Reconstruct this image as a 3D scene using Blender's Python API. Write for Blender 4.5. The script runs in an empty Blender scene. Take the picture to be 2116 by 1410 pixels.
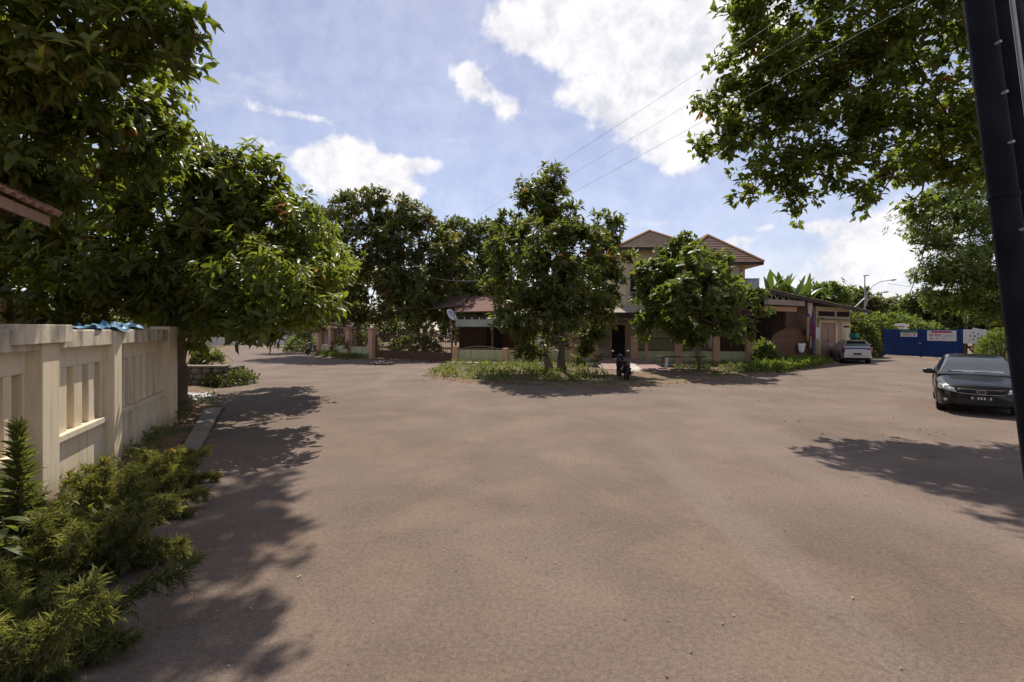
import bpy, bmesh, math, random
import numpy as np
from mathutils import Vector, Matrix, Euler

# ------------------------------------------------------------------ camera, light, exposure
sc = bpy.context.scene
COL = sc.collection
EYE = 2.2            # eye height above the road
F = 1000.0           # focal length in picture units (picture is 2116 wide, horizon at 680)
cam_d = bpy.data.cameras.new('camera'); cam = bpy.data.objects.new('camera', cam_d); COL.objects.link(cam)
cam.location = (0, 0, EYE); cam.rotation_euler = (math.radians(90), 0, 0)
cam_d.sensor_width = 36; cam_d.lens = 36 * F / 2116; cam_d.shift_y = -25 / 2116
cam_d.clip_end = 3000; cam_d.clip_start = 0.05
sc.camera = cam
SUN_EL, SUN_AZ = 56.0, -1.0      # degrees; azimuth from straight ahead, minus = to the left
sd = Vector((math.sin(math.radians(SUN_AZ)) * math.cos(math.radians(SUN_EL)), math.cos(math.radians(SUN_AZ)) * math.cos(math.radians(SUN_EL)), math.sin(math.radians(SUN_EL))))
sun_d = bpy.data.lights.new('sun', 'SUN'); sun_d.energy = 4.9; sun_d.angle = math.radians(0.55); sun_d.color = (1.0, 0.93, 0.83)
sun = bpy.data.objects.new('sun', sun_d); COL.objects.link(sun)
sun.rotation_euler = sd.to_track_quat('Z', 'Y').to_euler(); sun.location = (0, 0, 40)
sc.view_settings.view_transform = 'Standard'; sc.view_settings.look = 'None'
sc.view_settings.exposure = 0.2; sc.view_settings.gamma = 1.0
sc.view_settings.use_curve_mapping = False
sc.cycles.max_bounces = 5; sc.cycles.diffuse_bounces = 3; sc.cycles.glossy_bounces = 2; sc.cycles.transmission_bounces = 3
sc.cycles.transparent_max_bounces = 4; sc.cycles.use_adaptive_sampling = True
sc.cycles.sample_clamp_indirect = 4.0


def at(u, v, Y):
    return Vector(((u - 1058) * Y / F, Y, EYE - (v - 680) * Y / F))


def gnd(u, v, z=0.0):
    Y = F * (EYE - z) / (v - 680)
    return Vector(((u - 1058) * Y / F, Y, z))


# ------------------------------------------------------------------ sky
def build_sky():
    w = bpy.data.worlds.new('World'); sc.world = w; w.use_nodes = True
    nt = w.node_tree; N = nt.nodes; L = nt.links; N.clear()
    out = N.new('ShaderNodeOutputWorld'); bg = N.new('ShaderNodeBackground')
    sky = N.new('ShaderNodeTexSky'); sky.sky_type = 'NISHITA'; sky.sun_disc = False
    sky.sun_elevation = math.radians(SUN_EL); sky.sun_rotation = math.radians(SUN_AZ)
    sky.air_density = 1.0; sky.dust_density = 0.25; sky.ozone_density = 1.6
    tc = N.new('ShaderNodeTexCoord')
    def math_(op, a, b=None, c=None, clamp=False):
        n = N.new('ShaderNodeMath'); n.operation = op; n.use_clamp = clamp
        for i, x in enumerate((a, b, c)):
            if x is None: continue
            if isinstance(x, (int, float)): n.inputs[i].default_value = x
            else: L.new(x, n.inputs[i])
        return n.outputs[0]
    def dot(vec):
        n = N.new('ShaderNodeVectorMath'); n.operation = 'DOT_PRODUCT'
        L.new(tc.outputs['Generated'], n.inputs[0]); n.inputs[1].default_value = vec
        return n.outputs['Value']
    def noise(scale, detail, rough, vec, dist=0.0):
        n = N.new('ShaderNodeTexNoise'); n.inputs['Scale'].default_value = scale; n.inputs['Detail'].default_value = detail
        n.inputs['Roughness'].default_value = rough; n.inputs['Distortion'].default_value = dist
        L.new(vec, n.inputs['Vector']); return n.outputs['Fac']
    def ramp(x, a, b):
        n = N.new('ShaderNodeMapRange'); n.interpolation_type = 'SMOOTHSTEP'
        n.inputs['From Min'].default_value = a; n.inputs['From Max'].default_value = b
        L.new(x, n.inputs['Value']); return n.outputs['Result']
    blobs = [(1250, 60, 150, 70, 1), (1130, 70, 90, 50, .9), (1060, 60, 50, 26, .7), (1390, 140, 130, 100, 1), (1300, 235, 110, 55, .9), (1390, 320, 75, 34, .9),
             (1470, 40, 130, 80, 1), (1430, 230, 90, 60, .9), (1190, 200, 60, 26, .5), (1560, 120, 90, 90, .8), (1210, 0, 120, 60, .9),
             (715, 320, 70, 36, 1), (780, 362, 85, 38, 1), (640, 335, 46, 20, .9), (700, 385, 75, 32, .8), (868, 342, 50, 14, .75), (820, 400, 70, 18, .7),
             (985, 175, 36, 32, 1), (1045, 222, 42, 28, .95), (965, 150, 22, 18, .8), (535, 290, 34, 14, .75),
             (1750, 530, 150, 50, .8), (1850, 480, 110, 60, .9), (1660, 590, 150, 22, .7), (1525, 498, 36, 16, .85), (1690, 470, 36, 14, .75), (1580, 470, 26, 9, .6),
             (560, 60, 60, 22, .5), (530, 215, 110, 26, .6), (620, 240, 60, 10, .5)]
    tot = None
    for (u, v, bw, bh, k) in blobs:
        c = Vector((u - 1058, F, 680 - v)); ln = c.length; c.normalize()
        r = c.cross(Vector((0, 0, 1))).normalized(); upv = r.cross(c).normalized()
        sx, sy = ln / bw, ln / bh
        x = dot(r * sx); y = dot(upv * sy)
        q = math_('MULTIPLY_ADD', y, y, math_('MULTIPLY', x, x))
        front = math_('MULTIPLY', math_('GREATER_THAN', dot(c), 0.2), k)
        g = math_('MULTIPLY', math_('EXPONENT', math_('MULTIPLY', q, -0.75)), front)
        tot = g if tot is None else math_('ADD', tot, g)
    n1 = noise(6.0, 10, 0.62, tc.outputs['Generated'], 0.3)
    n2 = noise(22.0, 6, 0.62, tc.outputs['Generated'], 0.1)
    cov = math_('ADD', tot, math_('MULTIPLY', math_('SUBTRACT', n1, 0.5), 2.3))
    cov = math_('ADD', cov, math_('MULTIPLY', math_('SUBTRACT', n2, 0.5), 0.8))
    a_cu = math_('MULTIPLY', ramp(cov, 0.28, 1.0), ramp(tot, 0.04, 0.22))
    # general thin cloud on a plane overhead, all round the sky
    sep = N.new('ShaderNodeSeparateXYZ'); L.new(tc.outputs['Generated'], sep.inputs[0])
    zc = math_('MAXIMUM', sep.outputs['Z'], 0.0)
    zz = math_('ADD', zc, 0.12)
    comb = N.new('ShaderNodeCombineXYZ')
    L.new(math_('DIVIDE', sep.outputs['X'], zz), comb.inputs[0]); L.new(math_('MULTIPLY', math_('DIVIDE', sep.outputs['Y'], zz), 2.2), comb.inputs[1])
    n3 = noise(0.9, 8, 0.6, comb.outputs[0], 0.6)
    wisp = math_('MULTIPLY', ramp(n3, 0.38, 0.85), 0.75)
    horizon_haze = math_('MULTIPLY', ramp(math_('SUBTRACT', 0.42, sep.outputs['Z']), 0.0, 0.42), 0.42)
    thin = math_('MAXIMUM', math_('MAXIMUM', wisp, horizon_haze), 0.28)
    alpha = math_('MAXIMUM', a_cu, thin)
    shade = ramp(math_('ADD', math_('MULTIPLY', n2, 0.7), math_('MULTIPLY', n1, 0.5)), 0.35, 0.8)
    cc = N.new('ShaderNodeMix'); cc.data_type = 'RGBA'; L.new(shade, cc.inputs['Factor'])
    cc.inputs['A'].default_value = (0.58, 0.60, 0.68, 1); cc.inputs['B'].default_value = (0.98, 0.95, 0.95, 1)
    ss = N.new('ShaderNodeVectorMath'); ss.operation = 'SCALE'; ss.inputs['Scale'].default_value = 0.102
    tint = N.new('ShaderNodeVectorMath'); tint.operation = 'MULTIPLY'; tint.inputs[1].default_value = (1.16, 0.99, 1.03); L.new(sky.outputs[0], tint.inputs[0])
    L.new(tint.outputs[0], ss.inputs[0])
    mx = N.new('ShaderNodeMix'); mx.data_type = 'RGBA'; L.new(alpha, mx.inputs['Factor'])
    L.new(ss.outputs[0], mx.inputs['A']); L.new(cc.outputs['Result'], mx.inputs['B'])
    L.new(mx.outputs['Result'], bg.inputs['Color']); bg.inputs['Strength'].default_value = 1.0
    L.new(bg.outputs[0], out.inputs[0])
build_sky()


# ------------------------------------------------------------------ materials
def mat(name, c1, c2=None, scale=3.0, rough=0.8, bump=0.0, bscale=40.0, spec=0.3, metal=0.0, c3=None, s3=0.5, coat=0.0, t3=(0.5, 0.7), stretch=None, trans=0.0, detail=6, splash=None, streak=None):
    m = bpy.data.materials.new(name); m.use_nodes = True
    nt = m.node_tree; N = nt.nodes; L = nt.links
    p = N['Principled BSDF']
    p.inputs['Roughness'].default_value = rough; p.inputs['Specular IOR Level'].default_value = spec; p.inputs['Metallic'].default_value = metal
    p.inputs['Coat Weight'].default_value = coat; p.inputs['Coat Roughness'].default_value = 0.05
    p.inputs['Base Color'].default_value = (*c1, 1)
    if trans: p.inputs['Transmission Weight'].default_value = trans
    if c2 is None and not bump: return m
    tc = N.new('ShaderNodeTexCoord'); vec = tc.outputs['Object']
    if stretch:
        mp = N.new('ShaderNodeMapping'); mp.inputs['Scale'].default_value = stretch; L.new(vec, mp.inputs[0]); vec = mp.outputs[0]
    def noise(s, d=detail, r=0.6):
        n = N.new('ShaderNodeTexNoise'); n.inputs['Scale'].default_value = s; n.inputs['Detail'].default_value = d; n.inputs['Roughness'].default_value = r
        L.new(vec, n.inputs['Vector']); return n.outputs['Fac']
    def rr(x, a, b):
        n = N.new('ShaderNodeMapRange'); n.inputs['From Min'].default_value = a; n.inputs['From Max'].default_value = b; L.new(x, n.inputs['Value']); return n.outputs['Result']
    if c2 is not None:
        mx = N.new('ShaderNodeMix'); mx.data_type = 'RGBA'; L.new(rr(noise(scale), 0.32, 0.68), mx.inputs['Factor'])
        mx.inputs['A'].default_value = (*c1, 1); mx.inputs['B'].default_value = (*c2, 1); o = mx.outputs['Result']
        if c3 is not None:
            m3 = N.new('ShaderNodeMix'); m3.data_type = 'RGBA'; L.new(rr(noise(s3), *t3), m3.inputs['Factor'])
            L.new(o, m3.inputs['A']); m3.inputs['B'].default_value = (*c3, 1); o = m3.outputs['Result']
        if streak is not None:
            mp2 = N.new('ShaderNodeMapping'); mp2.inputs['Scale'].default_value = (9, 9, .5); L.new(tc.outputs['Object'], mp2.inputs[0])
            n2 = N.new('ShaderNodeTexNoise'); n2.inputs['Scale'].default_value = 1.0; n2.inputs['Detail'].default_value = 4; L.new(mp2.outputs[0], n2.inputs['Vector'])
            m4 = N.new('ShaderNodeMix'); m4.data_type = 'RGBA'; L.new(rr(n2.outputs['Fac'], .56, .78), m4.inputs['Factor']); L.new(o, m4.inputs['A']); m4.inputs['B'].default_value = (*streak, 1); o = m4.outputs['Result']
        if splash is not None:
            sx = N.new('ShaderNodeSeparateXYZ'); L.new(tc.outputs['Object'], sx.inputs[0])
            ad = N.new('ShaderNodeMath'); ad.operation = 'MULTIPLY_ADD'; L.new(noise(5.0), ad.inputs[0]); ad.inputs[1].default_value = .9; L.new(sx.outputs['Z'], ad.inputs[2])
            m5 = N.new('ShaderNodeMix'); m5.data_type = 'RGBA'; L.new(rr(ad.outputs[0], .85, .35), m5.inputs['Factor']); L.new(o, m5.inputs['A']); m5.inputs['B'].default_value = (*splash, 1); o = m5.outputs['Result']
        L.new(o, p.inputs['Base Color'])
    if bump:
        b = N.new('ShaderNodeBump'); b.inputs['Strength'].default_value = bump; b.inputs['Distance'].default_value = 0.02
        L.new(noise(bscale, 4), b.inputs['Height']); L.new(b.outputs[0], p.inputs['Normal'])
    return m


def leaf_mat(name, dark, light, rough=0.42, transl=0.3, third=None, spec=0.4):
    m = bpy.data.materials.new(name); m.use_nodes = True
    nt = m.node_tree; N = nt.nodes; L = nt.links; p = N['Principled BSDF']; out = N['Material Output']
    a = N.new('ShaderNodeAttribute'); a.attribute_name = 'var'
    r = N.new('ShaderNodeValToRGB'); L.new(a.outputs['Fac'], r.inputs[0])
    r.color_ramp.elements[0].color = (*dark, 1); r.color_ramp.elements[1].color = (*light, 1); r.color_ramp.elements[1].position = 0.9
    if third:
        e = r.color_ramp.elements.new(0.97); e.color = (*third, 1)
    L.new(r.outputs[0], p.inputs['Base Color']); p.inputs['Roughness'].default_value = rough; p.inputs['Specular IOR Level'].default_value = spec
    t = N.new('ShaderNodeBsdfTranslucent')
    tcol = N.new('ShaderNodeMix'); tcol.data_type = 'RGBA'; tcol.blend_type = 'MULTIPLY'; tcol.inputs['Factor'].default_value = 1
    L.new(r.outputs[0], tcol.inputs['A']); tcol.inputs['B'].default_value = (1.55, 1.6, 0.62, 1); L.new(tcol.outputs['Result'], t.inputs['Color'])
    ms = N.new('ShaderNodeMixShader'); ms.inputs[0].default_value = transl
    L.new(p.outputs[0], ms.inputs[1]); L.new(t.outputs[0], ms.inputs[2]); L.new(ms.outputs[0], out.inputs[0])
    return m


def asphalt():
    m = bpy.data.materials.new('asphalt'); m.use_nodes = True
    nt = m.node_tree; N = nt.nodes; L = nt.links; p = N['Principled BSDF']
    tc = N.new('ShaderNodeTexCoord'); vec = tc.outputs['Object']
    def noise(s, d=6, r=0.6, v=vec, dist=0.0):
        n = N.new('ShaderNodeTexNoise'); n.inputs['Scale'].default_value = s; n.inputs['Detail'].default_value = d; n.inputs['Roughness'].default_value = r; n.inputs['Distortion'].default_value = dist
        L.new(v, n.inputs['Vector']); return n.outputs['Fac']
    def rr(x, a, b, lo=0.0, hi=1.0):
        n = N.new('ShaderNodeMapRange'); n.inputs['From Min'].default_value = a; n.inputs['From Max'].default_value = b
        n.inputs['To Min'].default_value = lo; n.inputs['To Max'].default_value = hi; L.new(x, n.inputs['Value']); return n.outputs['Result']
    def mix(f, a, b, blend='MIX'):
        n = N.new('ShaderNodeMix'); n.data_type = 'RGBA'; n.blend_type = blend
        if isinstance(f, float): n.inputs['Factor'].default_value = f
        else: L.new(f, n.inputs['Factor'])
        for k, x in (('A', a), ('B', b)):
            if isinstance(x, tuple): n.inputs[k].default_value = (*x, 1)
            else: L.new(x, n.inputs[k])
        return n.outputs['Result']
    c = mix(rr(noise(0.35, 5), .35, .65), (0.138, 0.101, 0.079), (0.182, 0.140, 0.114))
    c = mix(rr(noise(0.7, 6, .65, dist=.5), .48, .80), c, (0.222, 0.156, 0.110))      # reddish dust
    mp = N.new('ShaderNodeMapping'); mp.inputs['Rotation'].default_value = (0, 0, math.radians(-28)); mp.inputs['Scale'].default_value = (0.55, 0.10, 1); L.new(vec, mp.inputs[0])
    c = mix(rr(noise(1.0, 5, .5, mp.outputs[0], .5), .54, .68, 0, .6), c, (0.198, 0.156, 0.131))        # smoother worn tracks
    c = mix(rr(noise(2.6, 6, .7), .57, .8, 0, .55), c, (0.070, 0.052, 0.043))       # stains
    mid = noise(24, 4, .7); fine = noise(75, 5, .8); grit = noise(240, 2, .6)
    c = mix(rr(mid, .32, .68), mix(1.0, c, (0.74, 0.73, 0.72), 'MULTIPLY'), mix(1.0, c, (1.20, 1.19, 1.18), 'MULTIPLY'))
    c = mix(rr(fine, .3, .7), mix(1.0, c, (0.52, 0.50, 0.48), 'MULTIPLY'), mix(1.0, c, (1.42, 1.40, 1.38), 'MULTIPLY'))
    c = mix(rr(grit, .66, .74), c, (0.30, 0.255, 0.215))
    vo = N.new('ShaderNodeTexVoronoi'); vo.feature = 'DISTANCE_TO_EDGE'; vo.inputs['Scale'].default_value = 0.22
    wv = N.new('ShaderNodeVectorMath'); wv.operation = 'ADD'; L.new(vec, wv.inputs[0])
    nn = N.new('ShaderNodeTexNoise'); nn.inputs['Scale'].default_value = 0.9; nn.inputs['Detail'].default_value = 8; nn.inputs['Roughness'].default_value = .7; L.new(vec, nn.inputs['Vector'])
    sc_ = N.new('ShaderNodeVectorMath'); sc_.operation = 'SCALE'; sc_.inputs['Scale'].default_value = 2.6; L.new(nn.outputs['Color'], sc_.inputs[0]); L.new(sc_.outputs[0], wv.inputs[1])
    L.new(wv.outputs[0], vo.inputs['Vector'])
    c = mix(rr(vo.outputs['Distance'], .0, .006, .28, 0.0), c, (0.045, 0.036, 0.030))
    L.new(c, p.inputs['Base Color']); p.inputs['Roughness'].default_value = 0.86; p.inputs['Specular IOR Level'].default_value = 0.25
    ad = N.new('ShaderNodeMath'); ad.operation = 'ADD'; L.new(fine, ad.inputs[0]); L.new(grit, ad.inputs[1])
    b = N.new('ShaderNodeBump'); b.inputs['Strength'].default_value = 0.4; b.inputs['Distance'].default_value = 0.008
    L.new(ad.outputs[0], b.inputs['Height']); L.new(b.outputs[0], p.inputs['Normal'])
    return m


M = {}
M['asphalt'] = asphalt()
M['soil'] = mat('soil', (0.16, 0.105, 0.065), (0.23, 0.16, 0.10), 1.2, 0.95, 0.6, 30, c3=(0.07, 0.085, 0.03), s3=0.6)
M['litter_soil'] = mat('litter_soil', (0.13, 0.085, 0.055), (0.24, 0.155, 0.095), 3.5, 0.95, 0.8, 35, c3=(0.075, 0.085, 0.03), s3=0.9, t3=(.5, .62))
M['concrete'] = mat('concrete', (0.23, 0.195, 0.155), (0.31, 0.27, 0.22), 2.0, 0.9, 0.35, 60, c3=(0.19, 0.17, 0.13), s3=1.1)
M['pale_concrete'] = mat('pale_concrete', (0.50, 0.47, 0.42), (0.62, 0.58, 0.52), 3.0, 0.9, 0.4, 40, c3=(0.2, 0.19, 0.17), s3=2.0, t3=(.55, .7))
M['cream_paint'] = mat('cream_paint', (0.68, 0.545, 0.35), (0.74, 0.635, 0.48), 1.6, 0.75, 0.15, 50, c3=(0.42, 0.35, 0.25), s3=2.8, t3=(.55, .80), stretch=(1, 1, .22), splash=(0.27, 0.20, 0.135), streak=(0.48, 0.40, 0.28))
M['stained_paint'] = mat('stained_paint', (0.58, 0.48, 0.335), (0.65, 0.565, 0.435), 2.6, 0.8, 0.25, 45, c3=(0.20, 0.175, 0.14), s3=3.4, t3=(.48, .68), stretch=(1, 1, .45), streak=(0.24, 0.21, 0.165))
M['ochre_paint'] = mat('ochre_paint', (0.50, 0.35, 0.13), (0.58, 0.44, 0.20), 1.6, 0.75, 0.15, 50)
M['green_paint'] = mat('green_paint', (0.38, 0.40, 0.22), (0.46, 0.46, 0.29), 1.4, 0.8, 0.2, 40, c3=(0.20, 0.19, 0.11), s3=2.6, t3=(.55, .78), stretch=(1, 1, .25), splash=(0.16, 0.13, 0.08), streak=(0.24, 0.23, 0.14))
M['peach_paint'] = mat('peach_paint', (0.50, 0.29, 0.18), (0.56, 0.35, 0.23), 2.0, 0.8, 0.15, 40, c3=(0.26, 0.17, 0.11), s3=2.2, t3=(.58, .8))
M['house_wall'] = mat('house_wall', (0.55, 0.49, 0.30), (0.62, 0.56, 0.38), 0.9, 0.8, 0.15, 40, c3=(0.36, 0.32, 0.2), s3=1.3, t3=(.58, .8), streak=(0.34, 0.30, 0.19))
M['house_pale'] = mat('house_pale', (0.58, 0.58, 0.50), (0.66, 0.65, 0.57), 0.9, 0.8, 0.1, 40, c3=(0.4, 0.38, 0.3), s3=1.3, t3=(.6, .8))
M['brown_wall'] = mat('brown_wall', (0.075, 0.038, 0.020), (0.105, 0.055, 0.030), 1.2, 0.8, 0.2, 30)
M['brown_wood'] = mat('brown_wood', (0.110, 0.050, 0.023), (0.165, 0.080, 0.038), 3.0, 0.6, 0.3, 30, stretch=(.3, .3, 3))
M['pink_wood'] = mat('pink_wood', (0.33, 0.19, 0.13), (0.40, 0.245, 0.175), 2.5, 0.7, 0.2, 30, stretch=(3, 3, .3), c3=(0.22, 0.13, 0.09), s3=1.5, t3=(.6, .8))
M['iron'] = mat('iron', (0.055, 0.028, 0.018), (0.10, 0.048, 0.028), 6.0, 0.6, 0.2, 60, spec=0.4)
M['tile'] = mat('tile', (0.115, 0.062, 0.045), (0.165, 0.095, 0.070), 1.5, 0.85, 0.3, 30, c3=(0.085, 0.062, 0.050), s3=0.9, t3=(.48, .68))
M['tile_near'] = mat('tile_near', (0.36, 0.18, 0.12), (0.44, 0.24, 0.165), 2.5, 0.85, 0.35, 40, c3=(0.19, 0.12, 0.09), s3=2.0, t3=(.5, .7))
M['tile_edge'] = mat('tile_edge', (0.30, 0.15, 0.07), (0.36, 0.20, 0.10), 1.5, 0.85, 0.3, 30)
M['red_sheet'] = mat('red_sheet', (0.135, 0.060, 0.046), (0.175, 0.088, 0.068), 1.5, 0.9, 0.1, 30)
M['grey_sheet'] = mat('grey_sheet', (0.24, 0.20, 0.17), (0.33, 0.27, 0.23), 1.0, 0.7, 0.2, 30, c3=(0.16, 0.10, 0.07), s3=1.2)
M['pale_sheet'] = mat('pale_sheet', (0.30, 0.24, 0.19), (0.36, 0.30, 0.25), 1.0, 0.9, 0.2, 30, c3=(0.3, 0.22, 0.16), s3=1.2)
M['fascia'] = mat('fascia', (0.36, 0.40, 0.35), (0.44, 0.47, 0.42), 1.0, 0.7)
M['dark_wood'] = mat('dark_wood', (0.035, 0.025, 0.02), (0.07, 0.05, 0.038), 4.0, 0.7, 0.2, 40)
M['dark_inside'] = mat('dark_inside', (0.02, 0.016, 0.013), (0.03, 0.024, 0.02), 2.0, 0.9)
M['white_paint'] = mat('white_paint', (0.72, 0.70, 0.68), (0.78, 0.77, 0.75), 2.0, 0.6)
M['white_cloth'] = mat('white_cloth', (0.70, 0.68, 0.70), (0.78, 0.76, 0.78), 3.0, 0.9)
M['purple_cloth'] = mat('purple_cloth', (0.10, 0.035, 0.16), (0.15, 0.05, 0.2), 3.0, 0.9)
M['red_cloth'] = mat('red_cloth', (0.22, 0.03, 0.07), (0.3, 0.05, 0.1), 3.0, 0.9)
M['khaki_cloth'] = mat('khaki_cloth', (0.42, 0.32, 0.17), (0.48, 0.38, 0.22), 3.0, 0.9)
M['denim'] = mat('denim', (0.10, 0.15, 0.25), (0.14, 0.19, 0.3), 3.0, 0.9)
M['blue_plastic'] = mat('blue_plastic', (0.045, 0.14, 0.26), (0.10, 0.23, 0.36), 5.0, 0.45, c3=(0.02, 0.05, 0.10), s3=3.0)
M['blue_steel'] = mat('blue_steel', (0.006, 0.030, 0.135), (0.010, 0.045, 0.18), 1.2, 0.55, 0.1, 30, c3=(0.01, 0.018, 0.05), s3=1.6, t3=(.6, .8))
M['bark'] = mat('bark', (0.10, 0.065, 0.04), (0.19, 0.13, 0.085), 6.0, 0.95, 0.9, 25, stretch=(1, 1, .3), c3=(0.055, 0.045, 0.028), s3=3.0)
M['grey_bark'] = mat('grey_bark', (0.13, 0.105, 0.08), (0.22, 0.18, 0.14), 6.0, 0.95, 0.9, 25, stretch=(1, 1, .3), c3=(0.08, 0.065, 0.045), s3=2.0)
M['leaf_left'] = leaf_mat('leaf_left', (0.045, 0.064, 0.016), (0.200, 0.225, 0.054), 0.38, 0.58, (0.30, 0.15, 0.06))
M['leaf_center'] = leaf_mat('leaf_center', (0.040, 0.058, 0.020), (0.165, 0.180, 0.056), 0.44, 0.52, (0.26, 0.12, 0.05))
M['leaf_round'] = leaf_mat('leaf_round', (0.044, 0.068, 0.021), (0.175, 0.205, 0.062), 0.44, 0.52, (0.24, 0.2, 0.05))
M['leaf_right'] = leaf_mat('leaf_right', (0.040, 0.062, 0.016), (0.170, 0.200, 0.046), 0.42, 0.58, (0.28, 0.15, 0.05))
M['leaf_dark'] = leaf_mat('leaf_dark', (0.050, 0.062, 0.026), (0.155, 0.165, 0.064), 0.46, 0.5, (0.24, 0.15, 0.05))
M['leaf_far'] = leaf_mat('leaf_far', (0.045, 0.068, 0.020), (0.135, 0.155, 0.045), 0.5, 0.4)
M['leaf_bright'] = leaf_mat('leaf_bright', (0.075, 0.110, 0.024), (0.185, 0.235, 0.060), 0.5, 0.4, (0.32, 0.28, 0.08))
M['banana_leaf'] = leaf_mat('banana_leaf', (0.05, 0.085, 0.022), (0.10, 0.15, 0.04), 0.4, 0.35)
M['fern_leaf'] = leaf_mat('fern_leaf', (0.105, 0.118, 0.046), (0.275, 0.265, 0.115), 0.65, 0.46, (0.34, 0.22, 0.05))
M['weed_leaf'] = leaf_mat('weed_leaf', (0.075, 0.105, 0.026), (0.195, 0.215, 0.070), 0.6, 0.4, (0.34, 0.26, 0.12))
M['dry_leaf'] = leaf_mat('dry_leaf', (0.14, 0.08, 0.045), (0.36, 0.25, 0.13), 0.8, 0.1, (0.5, 0.42, 0.25))
M['panicle'] = leaf_mat('panicle', (0.24, 0.12, 0.055), (0.36, 0.20, 0.10), 0.8, 0.2)
M['black_paint'] = mat('black_paint', (0.004, 0.004, 0.006), None, rough=0.3, spec=0.3, coat=0.45)
M['silver_paint'] = mat('silver_paint', (0.42, 0.42, 0.45), None, rough=0.28, spec=0.5, metal=0.6, coat=0.8)
M['navy_paint'] = mat('navy_paint', (0.008, 0.010, 0.028), None, rough=0.2, spec=0.5, coat=0.8)
M['car_glass'] = mat('car_glass', (0.42, 0.47, 0.46), None, rough=0.02, spec=0.6, coat=0.6, trans=0.85)
M['window_glass'] = mat('window_glass', (0.008, 0.011, 0.012), None, rough=0.06, spec=0.8)
M['upholstery'] = mat('upholstery', (0.05, 0.048, 0.045), (0.07, 0.066, 0.06), 5.0, 0.9)
M['rubber'] = mat('rubber', (0.012, 0.012, 0.012), (0.022, 0.02, 0.018), 8.0, 0.85)
M['chrome'] = mat('chrome', (0.65, 0.66, 0.68), None, rough=0.18, metal=1.0)
M['alloy'] = mat('alloy', (0.16, 0.16, 0.17), None, rough=0.35, metal=0.9)
M['lamp_glass'] = mat('lamp_glass', (0.32, 0.33, 0.26), None, rough=0.08, spec=0.8, coat=1.0)
M['red_lamp'] = mat('red_lamp', (0.32, 0.02, 0.025), None, rough=0.15, spec=0.6, coat=1.0)
M['black_plastic'] = mat('black_plastic', (0.012, 0.012, 0.013), None, rough=0.55)
M['grey_plastic'] = mat('grey_plastic', (0.16, 0.16, 0.18), None, rough=0.5)
M['plate'] = mat('plate', (0.03, 0.03, 0.03), None, rough=0.5)
M['plate_text'] = mat('plate_text', (0.55, 0.55, 0.53), None, rough=0.5)
M['pole_paint'] = mat('pole_paint', (0.005, 0.006, 0.010), (0.012, 0.014, 0.020), 3.0, 0.65, 0.2, 40, spec=0.12, c3=(0.035, 0.02, 0.013), s3=1.5, t3=(.62, .8))
M['galvanised'] = mat('galvanised', (0.34, 0.34, 0.35), (0.42, 0.42, 0.43), 3.0, 0.5, metal=0.3)
M['cable'] = mat('cable', (0.012, 0.012, 0.014), None, rough=0.6)
M['pale_cable'] = mat('pale_cable', (0.30, 0.30, 0.28), None, rough=0.6)
M['banner_white'] = mat('banner_white', (0.66, 0.63, 0.64), (0.72, 0.69, 0.70), 4.0, 0.6)
M['banner_red'] = mat('banner_red', (0.50, 0.05, 0.06), None, rough=0.6)
M['banner_green'] = mat('banner_green', (0.05, 0.20, 0.14), (0.12, 0.28, 0.12), 4.0, 0.6)
M['banner_grey'] = mat('banner_grey', (0.34, 0.42, 0.36), None, rough=0.6)
M['print_black'] = mat('print_black', (0.02, 0.02, 0.022), None, rough=0.7)
M['pink_tile'] = mat('pink_tile', (0.26, 0.15, 0.13), (0.32, 0.19, 0.165), 5.0, 0.7, 0.2, 50)
M['stone'] = mat('stone', (0.15, 0.125, 0.10), (0.24, 0.20, 0.165), 4.0, 0.95, 0.6, 30, c3=(0.09, 0.09, 0.06), s3=2)
M['tank'] = mat('tank', (0.33, 0.36, 0.42), (0.38, 0.41, 0.47), 2.0, 0.6)
M['pink_paint'] = mat('pink_paint', (0.55, 0.36, 0.40), (0.6, 0.42, 0.46), 1.0, 0.8)
M['grey_boards'] = mat('grey_boards', (0.25, 0.20, 0.17), (0.33, 0.27, 0.23), 2.0, 0.9, 0.2, 30, stretch=(2, 2, .3))
M['teal'] = mat('teal', (0.02, 0.22, 0.16), None, rough=0.5)


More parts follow.
